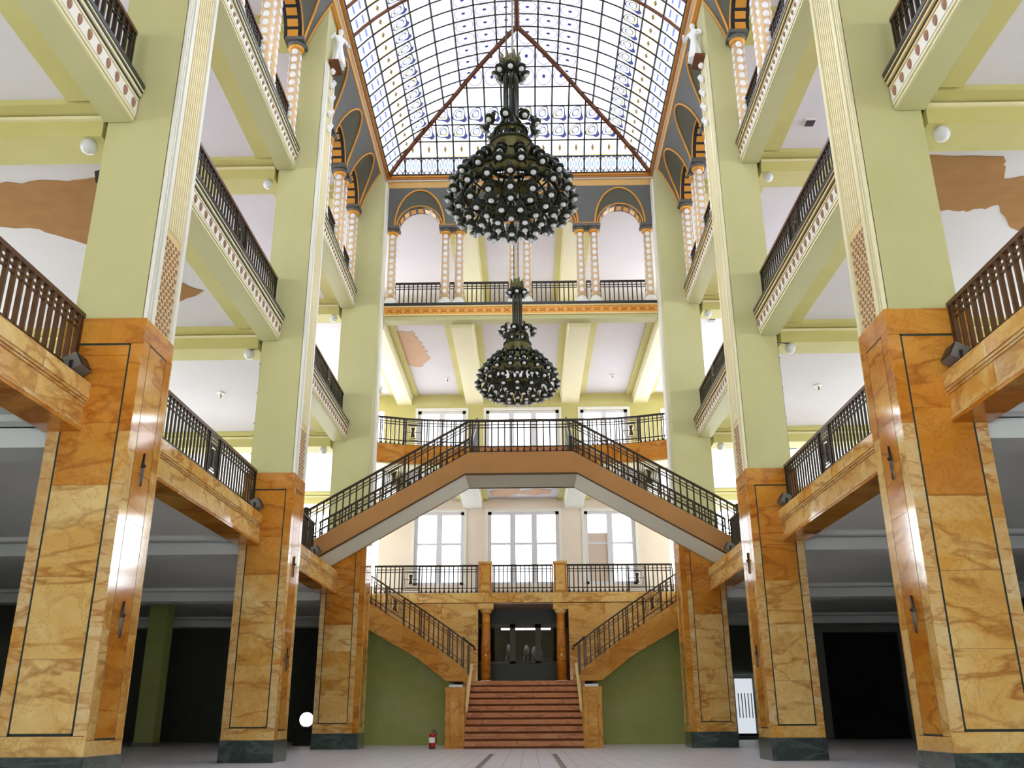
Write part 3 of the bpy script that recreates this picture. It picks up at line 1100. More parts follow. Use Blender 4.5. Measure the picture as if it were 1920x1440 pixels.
def cornice(name, label, segs):
    o = sroot(name, label)
    for (nm, mat, d, z0, z1) in (('gilt_band', 'gold', 0.19, 18.42, 18.50), ('pale_band', 'ochre_band', 0.14, 18.50, 18.78), ('white_band', 'white_trim', 0.09, 18.78, 18.83),
                                 ('bead_band', 'gold_dark', 0.05, 18.83, 18.90), ('upper_gilt_band', 'gold', 0.02, 18.90, 18.97), ('kerb', 'white_trim', 0.0, 18.97, 19.02)):
        m = MB()
        segs(m, d, z0, z1)
        m.build(nm, mat, o)
    return o


for s in (-1, 1):
    cornice('trim_%d' % (1 if s < 0 else 2), 'gilded cornice along the %s edge of the skylight' % SIDE[s],
            lambda m, d, z0, z1: m.box(s * (XC + d), s * 5.95, YF, 29.2, z0, z1))
cornice('trim_3', 'gilded cornice along the back edge of the skylight', lambda m, d, z0, z1: m.box(-XC - d, XC + d, YC + d, 29.2, z0, z1))

# ------------------------------------------------------------------ skylight
ZSP, RISE = 19.0, 2.17
RR = (XC * XC + RISE * RISE) / (2 * RISE)
YA = 23.05
RUN = YC - YA
NA = 8
AMAX = math.asin(XC / RR)
XN = [RR * math.sin(AMAX * i / NA) for i in range(NA + 1)]


def zb(x):
    return ZSP + math.sqrt(max(0, RR * RR - x * x)) - (RR - RISE)


HIP = [(0.0, 23.05), (0.51, 23.72), (1.24, 24.69), (2.22, 25.94), (3.02, 26.76), (3.83, 27.42), (4.19, 27.68), (XC, YC)]


def xeq(y):
    if y <= YA:
        return 0.0
    for (a, b), (c, d) in zip(HIP, HIP[1:]):
        if y <= d:
            return a + (c - a) * (y - b) / (d - b)
    return XC


def yhip(x):
    x = abs(x)
    for (a, b), (c, d) in zip(HIP, HIP[1:]):
        if x <= c:
            return b + (d - b) * (x - a) / (c - a)
    return YC


def zsky(x, y):
    return zb(min(XC, max(abs(x), xeq(y))))


KIND = ['circle', 'circle', 'circle', 'faint', 'scroll', 'scroll', 'lozenge', 'oval']
KINDS = ['circle', 'circle', 'circle', 'faint', 'faint', 'scroll', 'lozenge', 'dash']


def clip(poly, fn):
    out = []
    for i, p in enumerate(poly):
        q = poly[(i + 1) % len(poly)]
        a, b = fn(p), fn(q)
        if a >= 0:
            out.append(p)
        if (a >= 0) != (b >= 0):
            t = a / (a - b)
            out.append((p[0] + (q[0] - p[0]) * t, p[1] + (q[1] - p[1]) * t))
    return out


def pane(P, poly, rect, kind, flip=False, stuff=None):
    if len(poly) < 3:
        return
    x0, x1, y0, y1 = rect
    m = stuff or MB()
    b = len(m.v)
    if m.uv is None:
        m.uv = []
    for (x, y) in poly:
        m.v.append((x, y, zsky(x, y) + 0.012))
        u, v = (x - x0) / (x1 - x0), (y - y0) / (y1 - y0)
        m.uv.append((v, u) if flip else (u, v))
    m.f.append(tuple(range(b, b + len(poly))))
    if stuff is None:
        m.build('pane', 'skylight_' + kind, P)


struct(MB().box(-6, 6, YF - 0.4, 6.4, 19.02, 19.3).build('ceiling', 'ceiling_paint'), 'unseen flat roof added over the entrance end of the court to cut light')  # unseen roof added to lessen the skylight at the front of the court
W1 = sroot('window_1', 'barrel vaulted stained glass skylight', (0, 12, ZSP))
W2 = sroot('window_2', 'hipped stained glass end of the skylight', (0, 26, ZSP))
W3 = sroot('window_3', 'left hip side of the stained glass skylight', (-3, 26, ZSP))
W4 = sroot('window_4', 'right hip side of the stained glass skylight', (3, 26, ZSP))
DY = RUN / 9
rest = {}
row = 0
y = YA
while y > 6.5:
    y0 = y - DY
    for sg in (-1, 1):
        for i in range(NA):
            xa, xb = sorted((sg * XN[i], sg * XN[i + 1]))
            poly = [(xa, y0), (xb, y0), (xb, y), (xa, y)]
            if row < 12:
                pane(W1, poly, (xa, xb, y0, y), KINDS[i])
            else:
                rest.setdefault(KINDS[i], MB())
                pane(W1, poly, (xa, xb, y0, y), KINDS[i], stuff=rest[KINDS[i]])
    row += 1
    y = y0
for k, m in rest.items():
    o = m.build('pane_field', 'skylight_' + k, W1)
    o['kind'] = 'stuff'
for sg, WP in ((-1, W3), (1, W4)):
    for j in range(9):
        ya, yb = YA + DY * j, YA + DY * (j + 1)
        for i in range(NA):
            xa, xb = sorted((sg * XN[i], sg * XN[i + 1]))
            poly = clip([(xa, ya), (xb, ya), (xb, yb), (xa, yb)], lambda p: abs(p[0]) - xeq(p[1]))
            pane(WP, poly, (xa, xb, ya, yb), KINDS[i])
YN = [yhip(xn) for xn in XN]
NE = 16
for i in range(NA):
    for j in range(NE):
        xa, xb = -XC + 2 * XC * j / NE, -XC + 2 * XC * (j + 1) / NE
        poly = clip([(xa, YN[i]), (xb, YN[i]), (xb, YN[i + 1]), (xa, YN[i + 1])], lambda p: xeq(p[1]) - abs(p[0]))
        pane(W2, poly, (xa, xb, YN[i], YN[i + 1]), KIND[i])


def skyline(pts, r=0.02, seg=4):
    return MB().tube([(x, y, zsky(x, y) - r * 0.3) for x, y in pts], r, seg)


def arc_pts(y, lo=0.0):
    if lo <= 0:
        return [(RR * math.sin(AMAX * (k / 12 - 1)), y) for k in range(25)]
    return None


k = 0
y = YA
while y > 8:
    ribby = k in (4, 6, 14, 16)
    skyline(arc_pts(y), 0.05 if ribby else 0.03, 6 if ribby else 4).build('rib' if ribby else 'glazing_bar', 'rib_brown' if ribby else 'lead', W1)
    y -= DY
    k += 1
for sg in (-1, 1):
    for i in range(1, NA + 1):
        skyline([(sg * XN[i], 6.4), (sg * XN[i], YA)], 0.03).build('glazing_bar', 'lead', W1)
    WP = W3 if sg < 0 else W4
    for i in range(1, NA + 1):
        ye = yhip(XN[i])
        skyline([(sg * XN[i], YA), (sg * XN[i], ye)], 0.03).build('glazing_bar', 'lead', WP)
    for j in range(1, 9):
        yy = YA + DY * j
        x0 = xeq(yy)
        skyline([(sg * (x0 + (XC - x0) * q / 10), yy) for q in range(11)], 0.03).build('glazing_bar', 'lead', WP)
    MB().tube([(sg * XC * q / 16, yhip(XC * q / 16), zb(XC * q / 16) - 0.03) for q in range(17)], 0.085, 6).build('hip_rib', 'rib_brown', W2)
for i in range(1, NA + 1):
    skyline([(-XN[i], YN[i]), (XN[i], YN[i])], 0.03).build('glazing_bar', 'lead', W2)
for j in range(1, NE):
    x = -XC + 2 * XC * j / NE
    y0 = yhip(x)
    skyline([(x, y0 + (YC - y0) * q / 10) for q in range(11)], 0.03).build('glazing_bar', 'lead', W2)
MB().tube([(0, 6.4, ZSP + RISE - 0.05), (0, YA, ZSP + RISE - 0.05)], 0.085, 6).build('ridge_rib', 'rib_brown', W1)

# ------------------------------------------------------------------ curved balcony of the second floor
CURVE = [(-5.75, 28.55), (-5.3, 28.95), (-4.78, 29.24), (-3.96, 29.55), (-3.25, 29.7), (-2.34, 29.79), (-1.5, 29.80)]
full = CURVE + [(-x, y) for x, y in reversed(CURVE)]
B = thing('curved_balcony', 'curved orange marble balcony front behind the bridge stair', 'balcony', (0, 29.8, 8.78))
for k in range(len(full) - 1):
    (xa, ya), (xb, yb) = full[k], full[k + 1]
    MB().hexa([(x, y + o, z) for z in (8.80, F2) for o in (0, 0.3) for x, y in ((xa, ya), (xb, yb))]).build('marble_slab', 'marble_deep', B)
m = MB()
m.prism(full + [(5.75, 30.4), (-5.75, 30.4)], lambda a, b: (a, b + 0.02, 8.76), lambda a, b: (a, b + 0.02, 8.80))
m.build('soffit', 'cream', B)
m = MB()
m.prism(full + [(5.75, 30.4), (-5.75, 30.4)], lambda a, b: (a, b + 0.1, F2 - 0.03), lambda a, b: (a, b + 0.1, F2))
m.build('walkway', 'cream', B)
for sg in (-1, 1):
    pts = [(sg * abs(x), y + 0.12, F2) for x, y in CURVE]
    railing('curved iron railing of the second floor balcony, %s half' % SIDE[sg], pts, 0.98, [(3, 0.35)], 0.155, 'iron', 'iron', 'curved balcony railings', 0.03)

# ------------------------------------------------------------------ bridge staircase
YB0, YB1 = 24.68, 26.40
SL = 0.575
XL, XE = 1.46, 6.0
ZT = 7.79


def ztop(x):
    return ZT - SL * max(0, abs(x) - XL)


def zbot(x):
    return 7.16 - 0.572 * max(0, abs(x) - 1.55)


BR = thing('bridge_staircase', 'double flight bridge staircase with orange stringer across the light court', 'staircase', (0, YB0, 4.86))
for nm, ya, yb in (('front_stringer', YB0, YB0 + 0.12), ('rear_stringer', YB1 - 0.12, YB1)):
    tp = [(-XE, ztop(XE)), (-XL, ZT), (XL, ZT), (XE, ztop(XE))]
    bt = [(XE, zbot(XE)), (1.55, 7.16), (-1.55, 7.16), (-XE, zbot(XE))]
    for q in range(3):
        poly = [tp[q], tp[q + 1], bt[2 - q], bt[3 - q]]
        MB().prism(poly, lambda a, b: (a, ya, b), lambda a, b: (a, yb, b)).build(nm, 'stringer_stone', BR)
    if nm == 'front_stringer':
        for (xa, xb) in ((-XE, -1.55), (-1.55, 1.55), (1.55, XE)):
            MB().hexa([(x, y, z) for dz in (-0.02, 0.025) for y in (ya - 0.02, ya) for x, z in ((xa, zbot(xa) + dz), (xb, zbot(xb) + dz))]).build('stringer_lip', 'stringer_lip', BR)
for (xa, xb) in ((-XE, -1.55), (-1.55, 1.55), (1.55, XE)):
    MB().hexa([(x, y, z + dz) for dz in (0.0, 0.05) for y in (YB0 + 0.02, YB1 - 0.02) for x, z in ((xa, zbot(xa)), (xb, zbot(xb)))]).build('soffit', 'soffit_grey', BR)
MB().box(-XL, XL, YB0 + 0.12, YB1, ZT - 0.25, ZT - 0.06).build('landing', 'stair_marble', BR)
for sg in (-1, 1):
    for k in range(15):
        z = F1 + (ZT - 0.06 - F1) * (k + 1) / 16
        x = 6.0 - k * 0.3
        MB().box(sg * x, sg * (x - 0.33), YB0 + 0.12, YB1 - 0.12, z - 0.16, z).build('step', 'stair_marble', BR)
for k in range(9):
    z = ZT - 0.06 + (F2 - ZT + 0.06) * (k + 1) / 10
    MB().box(-XL, XL, YB1 + 0.36 * k, YB1 + 0.36 * k + 0.4, z - 0.16, z).build('step', 'stair_marble', BR)
for sg in (-1, 1):
    MB().hexa([(sg * x, y, z + dz) for dz in (-0.45, 0.05) for x in (XL - 0.02, XL + 0.1) for y, z in ((YB1, ZT), (29.7, F2))]).build('flight_stringer', 'stringer_stone', BR)
MB().hexa([(x, y, z + dz) for dz in (-0.45, -0.38) for x in (-XL, XL) for y, z in ((YB1, ZT), (29.7, F2))]).build('flight_soffit', 'soffit_grey', BR)
yr = YB0 + 0.06
railing('front iron railing of the bridge staircase with square ornaments', [(-5.9, yr, ztop(5.9)), (-XL, yr, ZT), (XL, yr, ZT), (5.9, yr, ztop(5.9))],
        0.97, [(0, 0.53), (2, 0.47)], 0.18, 'iron', 'iron', 'bridge staircase railings', 0.03)
yr = YB1 - 0.06
for sg in (-1, 1):
    railing('rear iron railing of the bridge staircase, %s flight' % SIDE[sg], [(sg * 5.9, yr, ztop(5.9)), (sg * XL, yr, ZT)], 0.97, [(0, 0.58)], 0.165, 'iron', 'iron', 'bridge staircase railings', 0.03)
    railing('iron railing of the upper middle flight behind the bridge, %s side' % SIDE[sg], [(sg * (XL + 0.04), YB1 + 0.1, ZT + 0.04), (sg * (XL + 0.04), 29.6, F2)], 0.95, (), 0.17, 'iron', 'iron', 'bridge staircase railings', 0.03)
    n = thing('newel_post', 'dark iron newel post at the %s foot of the bridge staircase' % SIDE[sg], 'post', (sg * 5.93, YB0 + 0.06, ztop(5.93) - 0.05))
    x, yy, z = n.location
    MB().box(x - 0.07, x + 0.07, yy - 0.07, yy + 0.07, z, z + 1.02).build('shaft', 'iron', n)
    MB().lathe([(0.10, 1.02), (0.11, 1.05), (0.06, 1.10), (0.0, 1.12)], x, yy, z, 10).build('cap', 'iron', n)

# ------------------------------------------------------------------ lower staircase
ST = thing('main_staircase', 'broad reddish marble steps rising to the lobby door', 'staircase', (0, 27.0, 0), None)
for k in range(10):
    hw = 1.66
    MB().box(-hw, hw, 27.0 + 0.3 * k, 30.1, 0.187 * k, 0.187 * (k + 1) - 0.125).build('riser', 'riser_shade', ST)  # riser left as a dark strip in place of the nosing shadow
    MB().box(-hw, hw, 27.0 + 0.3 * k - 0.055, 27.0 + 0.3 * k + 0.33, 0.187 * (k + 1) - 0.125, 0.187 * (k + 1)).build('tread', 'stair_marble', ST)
MB().box(-1.9, 1.9, 30.0, 32.12, 1.60, 1.87).build('landing', 'stair_marble', ST)
for sg in (-1, 1):
    MB().prism([(27.3, 0), (30.2, 0), (30.2, 2.05), (29.9, 2.05), (27.3, 0.45)], lambda a, b: (sg * 1.66, a, b), lambda a, b: (sg * 1.75, a, b)).build('cheek', 'marble', ST)
    MB().hexa([(sg * x, y, z + dz) for dz in (0, 0.05) for x in (1.60, 1.68) for y, z in ((27.6, 0.95), (29.95, 2.35))]).build('side_handrail', 'cream_gold', ST)
    # pedestals at the foot
    PDL = thing('stair_pedestal', 'orange marble pedestal with dark cap %s of the lower steps' % SIDE[sg], 'pedestal', (sg * 1.93, 27.45, 0))
    x0, x1 = sg * 1.67, sg * 2.2
    MB().box(x0, x1, 27.2, 27.75, 0, 1.6).build('block', 'marble_honed', PDL)
    MB().box(sg * 1.72, sg * 1.79, 27.17, 27.2, 0.05, 1.45).build('border_slab', 'marble_honed', PDL)
    MB().box(sg * 2.08, sg * 2.15, 27.17, 27.2, 0.05, 1.45).build('border_slab', 'marble_honed', PDL)
    MB().box(sg * 1.81, sg * 2.06, 27.17, 27.2, 0.08, 1.40).build('marble_slab', 'marble_honed', PDL)
    MB().box(sg * 1.655, sg * 2.215, 27.18, 27.77, 1.48, 1.62).build('cornice', 'marble_honed', PDL)
    MB().box(sg * 1.74, sg * 2.12, 27.3, 27.7, 1.62, 1.69).build('cap', 'plinth_stone', PDL)

    # side flight along the back
    SF = thing('side_staircase', '%s lower side flight with orange marble stringer climbing to the landing' % SIDE[sg], 'staircase', (sg * 3.5, 30.2, 1.87))
    top = [(1.72, 2.02), (1.85, 2.22), (2.3, 2.56), (3.28, 3.23), (4.3, 3.88), (5.35, 4.55)]
    bot = [(5.35, 3.70), (4.88, 3.42), (3.43, 2.62), (2.45, 1.89), (1.72, 1.87)]
    cuts = [1.72, 2.7, 3.9, 5.35]

    def ev(line, x):
        line = sorted(line)
        for (a, b), (c, d) in zip(line, line[1:]):
            if a <= x <= c:
                return b + (d - b) * (x - a) / (c - a)
        return line[-1][1]
    for q in range(3):
        a, b = cuts[q], cuts[q + 1]
        xs = sorted(set([a, b] + [x for x, _ in top + bot if a < x < b]))
        poly = [(x, ev(top, x)) for x in xs] + [(x, ev(bot, x)) for x in reversed(xs)]
        MB().prism(poly, lambda u, v: (sg * (u + 0.002), 30.2, v), lambda u, v: (sg * (u - 0.002), 30.34, v)).build('stringer_slab', 'marble_honed', SF)
    m = MB()
    for (xa, xb) in ((2.45, 3.43), (3.43, 4.88), (4.88, 5.35)):
        m.hexa([(sg * x, y, ev(bot, x) + dz) for dz in (0.01, 0.06) for y in (30.3, 32.1) for x in (xa, xb)])
    m.build('soffit', 'olive_wall', SF)
    for k in range(12):
        z = 1.87 + (F1 - 1.87) * (k + 1) / 13 - 0.02
        x = 1.9 + k * 0.3
        MB().box(sg * x, sg * (x + 0.33), 30.34, 32.1, z - 0.2, z).build('step', 'stair_marble', SF)
    railing('iron railing of the %s lower side flight with square ornament' % SIDE[sg],
            [(sg * 1.9, 30.27, 2.27), (sg * 2.35, 30.27, 2.60), (sg * 3.28, 30.27, 3.23), (sg * 5.2, 30.27, 4.46)], 0.90, [(2, 0.46)], 0.16, 'iron', 'iron', 'lower flight railings', 0.03)
    n = thing('newel_post', 'dark curled newel post at the %s side flight foot' % SIDE[sg], 'post', (sg * 1.76, 30.27, 1.87))
    m = MB().box(sg * 1.72, sg * 1.80, 30.23, 30.31, 1.87, 2.98)
    m.build('shaft', 'iron', n)
    MB().tube([(sg * 1.95, 30.27, 3.22), (sg * 1.80, 30.27, 3.08), (sg * 1.66, 30.27, 2.98), (sg * 1.58, 30.27, 2.93), (sg * 1.56, 30.27, 2.87), (sg * 1.60, 30.27, 2.83)], 0.035, 8).build('volute', 'iron', n, True)
    # olive wall under the side flight
    struct(MB().prism([(1.75, 0), (5.4, 0), (5.4, 3.70), (4.88, 3.44), (3.43, 2.65), (2.45, 1.92), (1.75, 1.62)], lambda a, b: (sg * a, 31.0, b), lambda a, b: (sg * a, 31.15, b)).build('wall_stair_' + SIDE[sg], 'olive_wall'), 'olive painted wall under the %s side flight' % SIDE[sg])

# marble wall of the landing with the lobby opening
LW = sroot('wall_landing', 'orange marble wall below the first floor landing', (0, 32.1, 1.6))
for (xa, xb) in ((-5.3, -1.56), (1.53, 5.3)):
    n = 3
    for k in range(n):
        a, b = xa + (xb - xa) * k / n, xa + (xb - xa) * (k + 1) / n
        MB().box(a + 0.003, b - 0.003, 32.1, 32.4, 1.6, 4.5).build('marble_slab', 'marble', LW)
for k in range(8):
    a, b = -5.3 + 10.6 * k / 8, -5.3 + 10.6 * (k + 1) / 8
    MB().box(a + 0.002, b - 0.002, 32.06, 32.4, 4.52, F1).build('band_slab', 'marble', LW)
for sg in (-1, 1):
    xa, xb = (-1.55, -1.10) if sg < 0 else (1.05, 1.50)
    PR = thing('landing_pillar', 'low marble pillar in the landing railing, %s of the middle' % SIDE[sg], 'pillar', ((xa + xb) / 2, 32.2, F1))
    MB().box(xa, xb, 32.05, 32.4, F1, 5.86).build('block', 'marble_deep', PR)
    MB().box(xa + 0.07, xb - 0.07, 32.03, 32.05, F1 + 0.08, 5.78).build('marble_slab', 'marble', PR)
    MB().box(xa - 0.02, xb + 0.02, 32.03, 32.42, 5.86, 5.93).build('cap', 'marble', PR)
    xc = -1.30 if sg < 0 else 1.27
    CL = thing('marble_column', 'orange marble column %s of the lobby opening' % ('left', 'right')[sg > 0], 'column', (xc, 32.3, 1.87))
    MB().box(xc - 0.19, xc + 0.19, 32.12, 32.5, 1.87, 1.97).build('base', 'marble', CL)
    MB().lathe([(0.17, 0.10), (0.165, 1.0), (0.14, 2.28)], xc, 32.3, 1.87, 16).build('shaft', 'marble_deep', CL, True)
    MB().lathe([(0.14, 2.28), (0.2, 2.36), (0.21, 2.42)], xc, 32.3, 1.87, 16).build('capital_ring', 'marble', CL, True)
    MB().box(xc - 0.26, xc + 0.26, 32.08, 32.52, 4.29, 4.5).build('capital', 'marble', CL)
for k, (a, b, pn) in enumerate(((-5.2, -1.57, [(0, 0.35)]), (-1.08, 1.03, []), (1.52, 5.2, [(0, 0.66)]))):
    railing('iron railing of the first floor landing, %s section' % ('left', 'middle', 'right')[k], [(a, 32.2, F1), (b, 32.2, F1)], 0.98, pn, 0.155, 'iron', 'iron', 'landing railings', 0.03)
struct(MB().box(-5.5, 5.5, 32.3, YB, F1 - 0.05, F1).build('floor_landing', 'floor_stone'), 'floor of the first floor landing')

# dark lobby with the glazed door
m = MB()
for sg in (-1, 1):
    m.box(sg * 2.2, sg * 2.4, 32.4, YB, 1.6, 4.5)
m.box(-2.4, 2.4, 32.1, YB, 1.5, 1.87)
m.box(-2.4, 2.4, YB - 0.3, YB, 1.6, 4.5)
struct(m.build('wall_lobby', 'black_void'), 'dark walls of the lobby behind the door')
D1 = sroot('door_1', 'dark glazed lobby door', (0, 34.2, 1.87))
yd = 34.2
for (xa, xb, z0, z1) in ((-2.2, 2.2, 3.98, 4.5), (-2.2, 2.2, 1.87, 2.68)):
    MB().box(xa, xb, yd, yd + 0.08, z0, z1).build('panel', 'door_grey', D1)
m = MB()
for x in (-1.42, -0.42, 0.50, 1.50):
    m.box(x - 0.1, x + 0.1, yd - 0.04, yd + 0.1, 2.6, 4.0)
m.box(-2.2, 2.2, yd - 0.04, yd + 0.1, 3.86, 4.0)
m.box(-2.2, 2.2, yd - 0.04, yd + 0.1, 2.62, 2.70)
m.build('frame', 'grey_frame', D1)
for (xa, xb) in ((-1.32, -0.52), (-0.32, 0.40), (0.60, 1.40)):
    MB().box(xa, xb, yd + 0.02, yd + 0.03, 2.70, 3.86).build('pane', 'door_glass', D1)


def emissive(name, col, st):
    t = NT(name)
    t.fin(col, 0.4)
    t.b.inputs['Emission Color'].default_value = (*col, 1)
    t.b.inputs['Emission Strength'].default_value = st
    return t.m


emissive('tube_light', (0.95, 0.97, 1.0), 9.0)
for (xa, xb, w_) in ((-0.86, -0.42, 'left'), (-0.36, 0.04, 'middle left'), (0.06, 0.42, 'middle right'), (0.62, 0.98, 'right')):
    tl = thing('tube_lamp', 'lit white ceiling tube seen through the lobby door, %s' % w_, 'lamp', ((xa + xb) / 2, 35.0, 3.9), 'lobby tube lamps')
    MB().box(xa, xb, 34.98, 35.06, 3.86, 3.92).build('tube', 'tube_light', tl)
    MB().box(xa - 0.02, xb + 0.02, 34.96, 35.08, 3.92, 3.95).build('fitting', 'door_grey', tl)
for i, (x, z0, z1, tilt) in enumerate(((-0.62, 2.2, 3.5, 0.03), (0.0, 2.2, 3.45, 0.08), (0.40, 2.2, 3.35, -0.04), (0.82, 2.2, 3.2, -0.35))):
    o = thing('bright_shape', 'white shape added for brightness seen through the lobby door, %s' % ('first', 'second', 'third', 'leaning last')[i], 'shape', (x, 35.2, 1.87), 'added bright shapes in the lobby')
    m = MB()  # white shapes added in place of reflections and daylight behind the glass
    hh = z1 - z0
    for a in (-0.07, 0.07):
        m.hexa([(x + a + tilt * (z - z0) + d, y, z) for z in (1.87, z0 + hh * 0.6) for y in (35.15, 35.2) for d in (-0.03, 0.03)])
    m.build('shape_base', 'white_paint', o)
    MB().lathe([(0.05, 0.0), (0.10, 0.08), (0.12, 0.22), (0.06, 0.36), (0.0, 0.42)], x + tilt * hh * 0.7, 35.2, z0 + hh * 0.58, 10).build('shape_top', 'white_paint', o, True)

# ------------------------------------------------------------------ back wall and windows
def grid_wall(name, label, mat, x0, x1, z0, z1, holes, y0=YB, y1=YB + 0.35):
    m = MB()
    hs = sorted(holes)
    x = x0
    for (a, b, c, d) in hs:
        m.box(x, a, y0, y1, z0, z1)
        m.box(a, b, y0, y1, z0, c)
        m.box(a, b, y0, y1, d, z1)
        x = b
    m.box(x, x1, y0, y1, z0, z1)
    return struct(m.build(name, mat), label)


H1 = [(-4.38, -2.38, 5.7, 8.62), (-1.43, 1.43, 5.7, 8.62), (2.44, 4.47, 5.7, 8.62)]
H2 = [(-4.38, -2.37, 10.2, 12.93), (-1.53, 1.53, 10.2, 12.93), (2.42, 4.39, 10.2, 12.93)]
SIDEH = [(-15.0, -10.6), (-10.2, -5.8), (5.8, 10.2), (10.6, 15.0)]  # unseen side openings, widened to let more light into the back
grid_wall('wall_back_ground', 'dark ground floor back wall', 'dark_wall', -XO, XO, 0, F1, [(7.85, 8.65, 0.2, 2.18)])  # opening added behind the white door so the sky brightens it
grid_wall('wall_back_first', 'peeling pinkish back wall of the first floor', 'wall_peeled', -XO, XO, F1, F2, H1 + [(a, b, 5.7, 8.62) for a, b in SIDEH])
grid_wall('wall_back_second', 'pale yellow back wall of the second floor', 'plaster_beam', -XO, XO, F2, F3, H2 + [(a, b, 10.2, 12.93) for a, b in SIDEH])
grid_wall('wall_back_third', 'pale back wall of the third floor', 'plaster_beam', -XO, XO, F3, 18.3, [(a, b, 15.0, 15.8) for a, b, _, _ in H1] + [(a, b, 15.0, 16.7) for a, b in SIDEH])  # unseen third floor openings added only for their light
wn = 5
for lv, H in ((1, H1), (2, H2)):
    for k, (a, b, c, d) in enumerate(H):
        ncol = (2, 3, 2)[k]
        Wd = sroot('window_%d' % wn, 'tall %s window of the %s floor back wall' % (('left', 'middle', 'right')[k], NAMES[lv]), ((a + b) / 2, YB, c))
        wn += 1
        m = MB()
        m.box(a, a + 0.14, YB + 0.08, YB + 0.22, c, d).box(b - 0.14, b, YB + 0.08, YB + 0.22, c, d)
        m.box(a, b, YB + 0.08, YB + 0.22, d - 0.12, d).box(a, b, YB + 0.08, YB + 0.22, c, c + 0.12)
        m.build('frame', 'window_frame', Wd)
        m = MB()
        m.box(a - 0.1, a, YB - 0.04, YB, c, d + 0.06).box(b, b + 0.1, YB - 0.04, YB, c, d + 0.06).box(a - 0.1, b + 0.1, YB - 0.06, YB, d, d + 0.1)
        m.build('surround', 'white_trim', Wd)
        zt = c + (d - c) * (0.56 if lv == 1 else 0.72)
        cw = (b - a - 0.28) / ncol
        for j in range(1, ncol):
            x = a + 0.14 + cw * j
            MB().box(x - 0.11, x + 0.11, YB + 0.06, YB + 0.24, c, d).build('mullion', 'window_frame', Wd)
        for j in range(ncol):
            xa, xb = a + 0.14 + cw * j + (0.11 if j else 0), a + 0.14 + cw * (j + 1) - (0.11 if j < ncol - 1 else 0)
            if lv == 1:
                MB().box(xa, xb, YB + 0.1, YB + 0.2, zt - 0.04, zt + 0.04).build('transom', 'window_frame', Wd)
            if lv == 1 and k == 2 and j == 0:
                MB().box(xa, xb, YB + 0.12, YB + 0.18, c + 0.12, zt - 0.04 + 0.45).build('board', 'board', Wd)
            for (z0, z1) in ((c + 0.12, zt), (zt, d - 0.12)) if lv == 1 else ((c + 0.12, d - 0.12),):
                MB().box(xa, xb, YB + 0.145, YB + 0.155, z0, z1).build('pane', 'pane_glass', Wd)
        portal(((a + b) / 2, YB - 0.08, (c + d) / 2), (PI / 2, 0, PI), b - a, d - c)
for a, b, _, _ in H1:
    portal(((a + b) / 2, YB - 0.02, 15.4), (PI / 2, 0, PI), b - a, 0.8)
for a, b in SIDEH:
    for zc in (7.16, 11.56, 15.85):
        portal(((a + b) / 2, YB - 0.02, zc), (PI / 2, 0, PI), b - a, 2.5)

# ground floor details in the dark galleries
D2 = sroot('door_2', 'white door leaf with narrow dark slots, far right, brightened through an added opening', (8.2, 36.25, 0.04))
m = MB()
m.box(7.74, 7.86, 36.2, 36.32, 0.12, 2.26).box(8.64, 8.76, 36.2, 36.32, 0.12, 2.26).box(7.86, 8.64, 36.2, 36.32, 2.14, 2.26)
m.build('frame', 'white_paint', D2)
MB().box(7.86, 8.64, 36.29, 36.30, 0.12, 2.14).build('pane', 'bright_leaf_glass', D2)  # see-through sheet in place of the white leaf, brightened by sky behind
MB().box(7.75, 8.75, 36.12, 36.35, 0.0, 0.12).build('threshold', 'grey_frame', D2)
for k in range(6):
    x = 7.95 + k * 0.12
    MB().box(x, x + 0.03, 36.18, 36.2, 0.75, 1.62).build('slot', 'dark_slot', D2)
D3 = sroot('door_3', 'black panel painted as a dark opening, grey frame, right ground floor gallery', (12.6, 36.3, 0))
MB().box(11.35, 14.2, 36.3, 36.36, 0, 3.8).build('opening', 'black_void', D3)  # flat black panel painted as the darkness inside the opening
m = MB()
m.box(10.9, 11.35, 36.15, 36.39, 0, 4.2).box(14.2, 14.6, 36.15, 36.39, 0, 4.2).box(11.35, 14.2, 36.15, 36.39, 3.8, 4.2)
m.build('frame', 'grey_frame', D3)
gc = thing('gallery_column', 'plain olive grey square column in the left ground floor gallery', 'column', (-12.0, 30.9, 0))
MB().box(-12.3, -11.7, 30.6, 31.2, 0, 4.4).build('shaft', 'olive_wall', gc)
MB().box(-12.33, -11.67, 30.57, 31.23, 0, 0.12).build('plinth', 'grey_frame', gc)
gb = thing('storage_box', 'black box in the dark left gallery under the white globe', 'box', (-6.95, 31.0, 0))
MB().box(-7.3, -6.6, 30.75, 31.25, 0, 0.48).build('body', 'black_plastic', gb)
MB().box(-7.33, -6.57, 30.72, 31.28, 0.48, 0.53).build('lid', 'black_plastic', gb)
gl = thing('globe_lamp', 'white glass globe lamp on a black box in the left gallery', 'lamp', (-6.97, 31.0, 0.53))
emissive('globe_light', (0.95, 0.95, 0.95), 1.0)
MB().lathe([(0.225 * math.sin(PI * k / 14) + 1e-4, -0.225 * math.cos(PI * k / 14)) for k in range(15)], -6.97, 31.0, 0.775, 20).build('globe', 'globe_light', gl, True)
MB().lathe([(0.09, 0.0), (0.09, 0.03), (0.06, 0.05)], -6.97, 31.0, 0.53, 12).build('foot', 'black_plastic', gl)

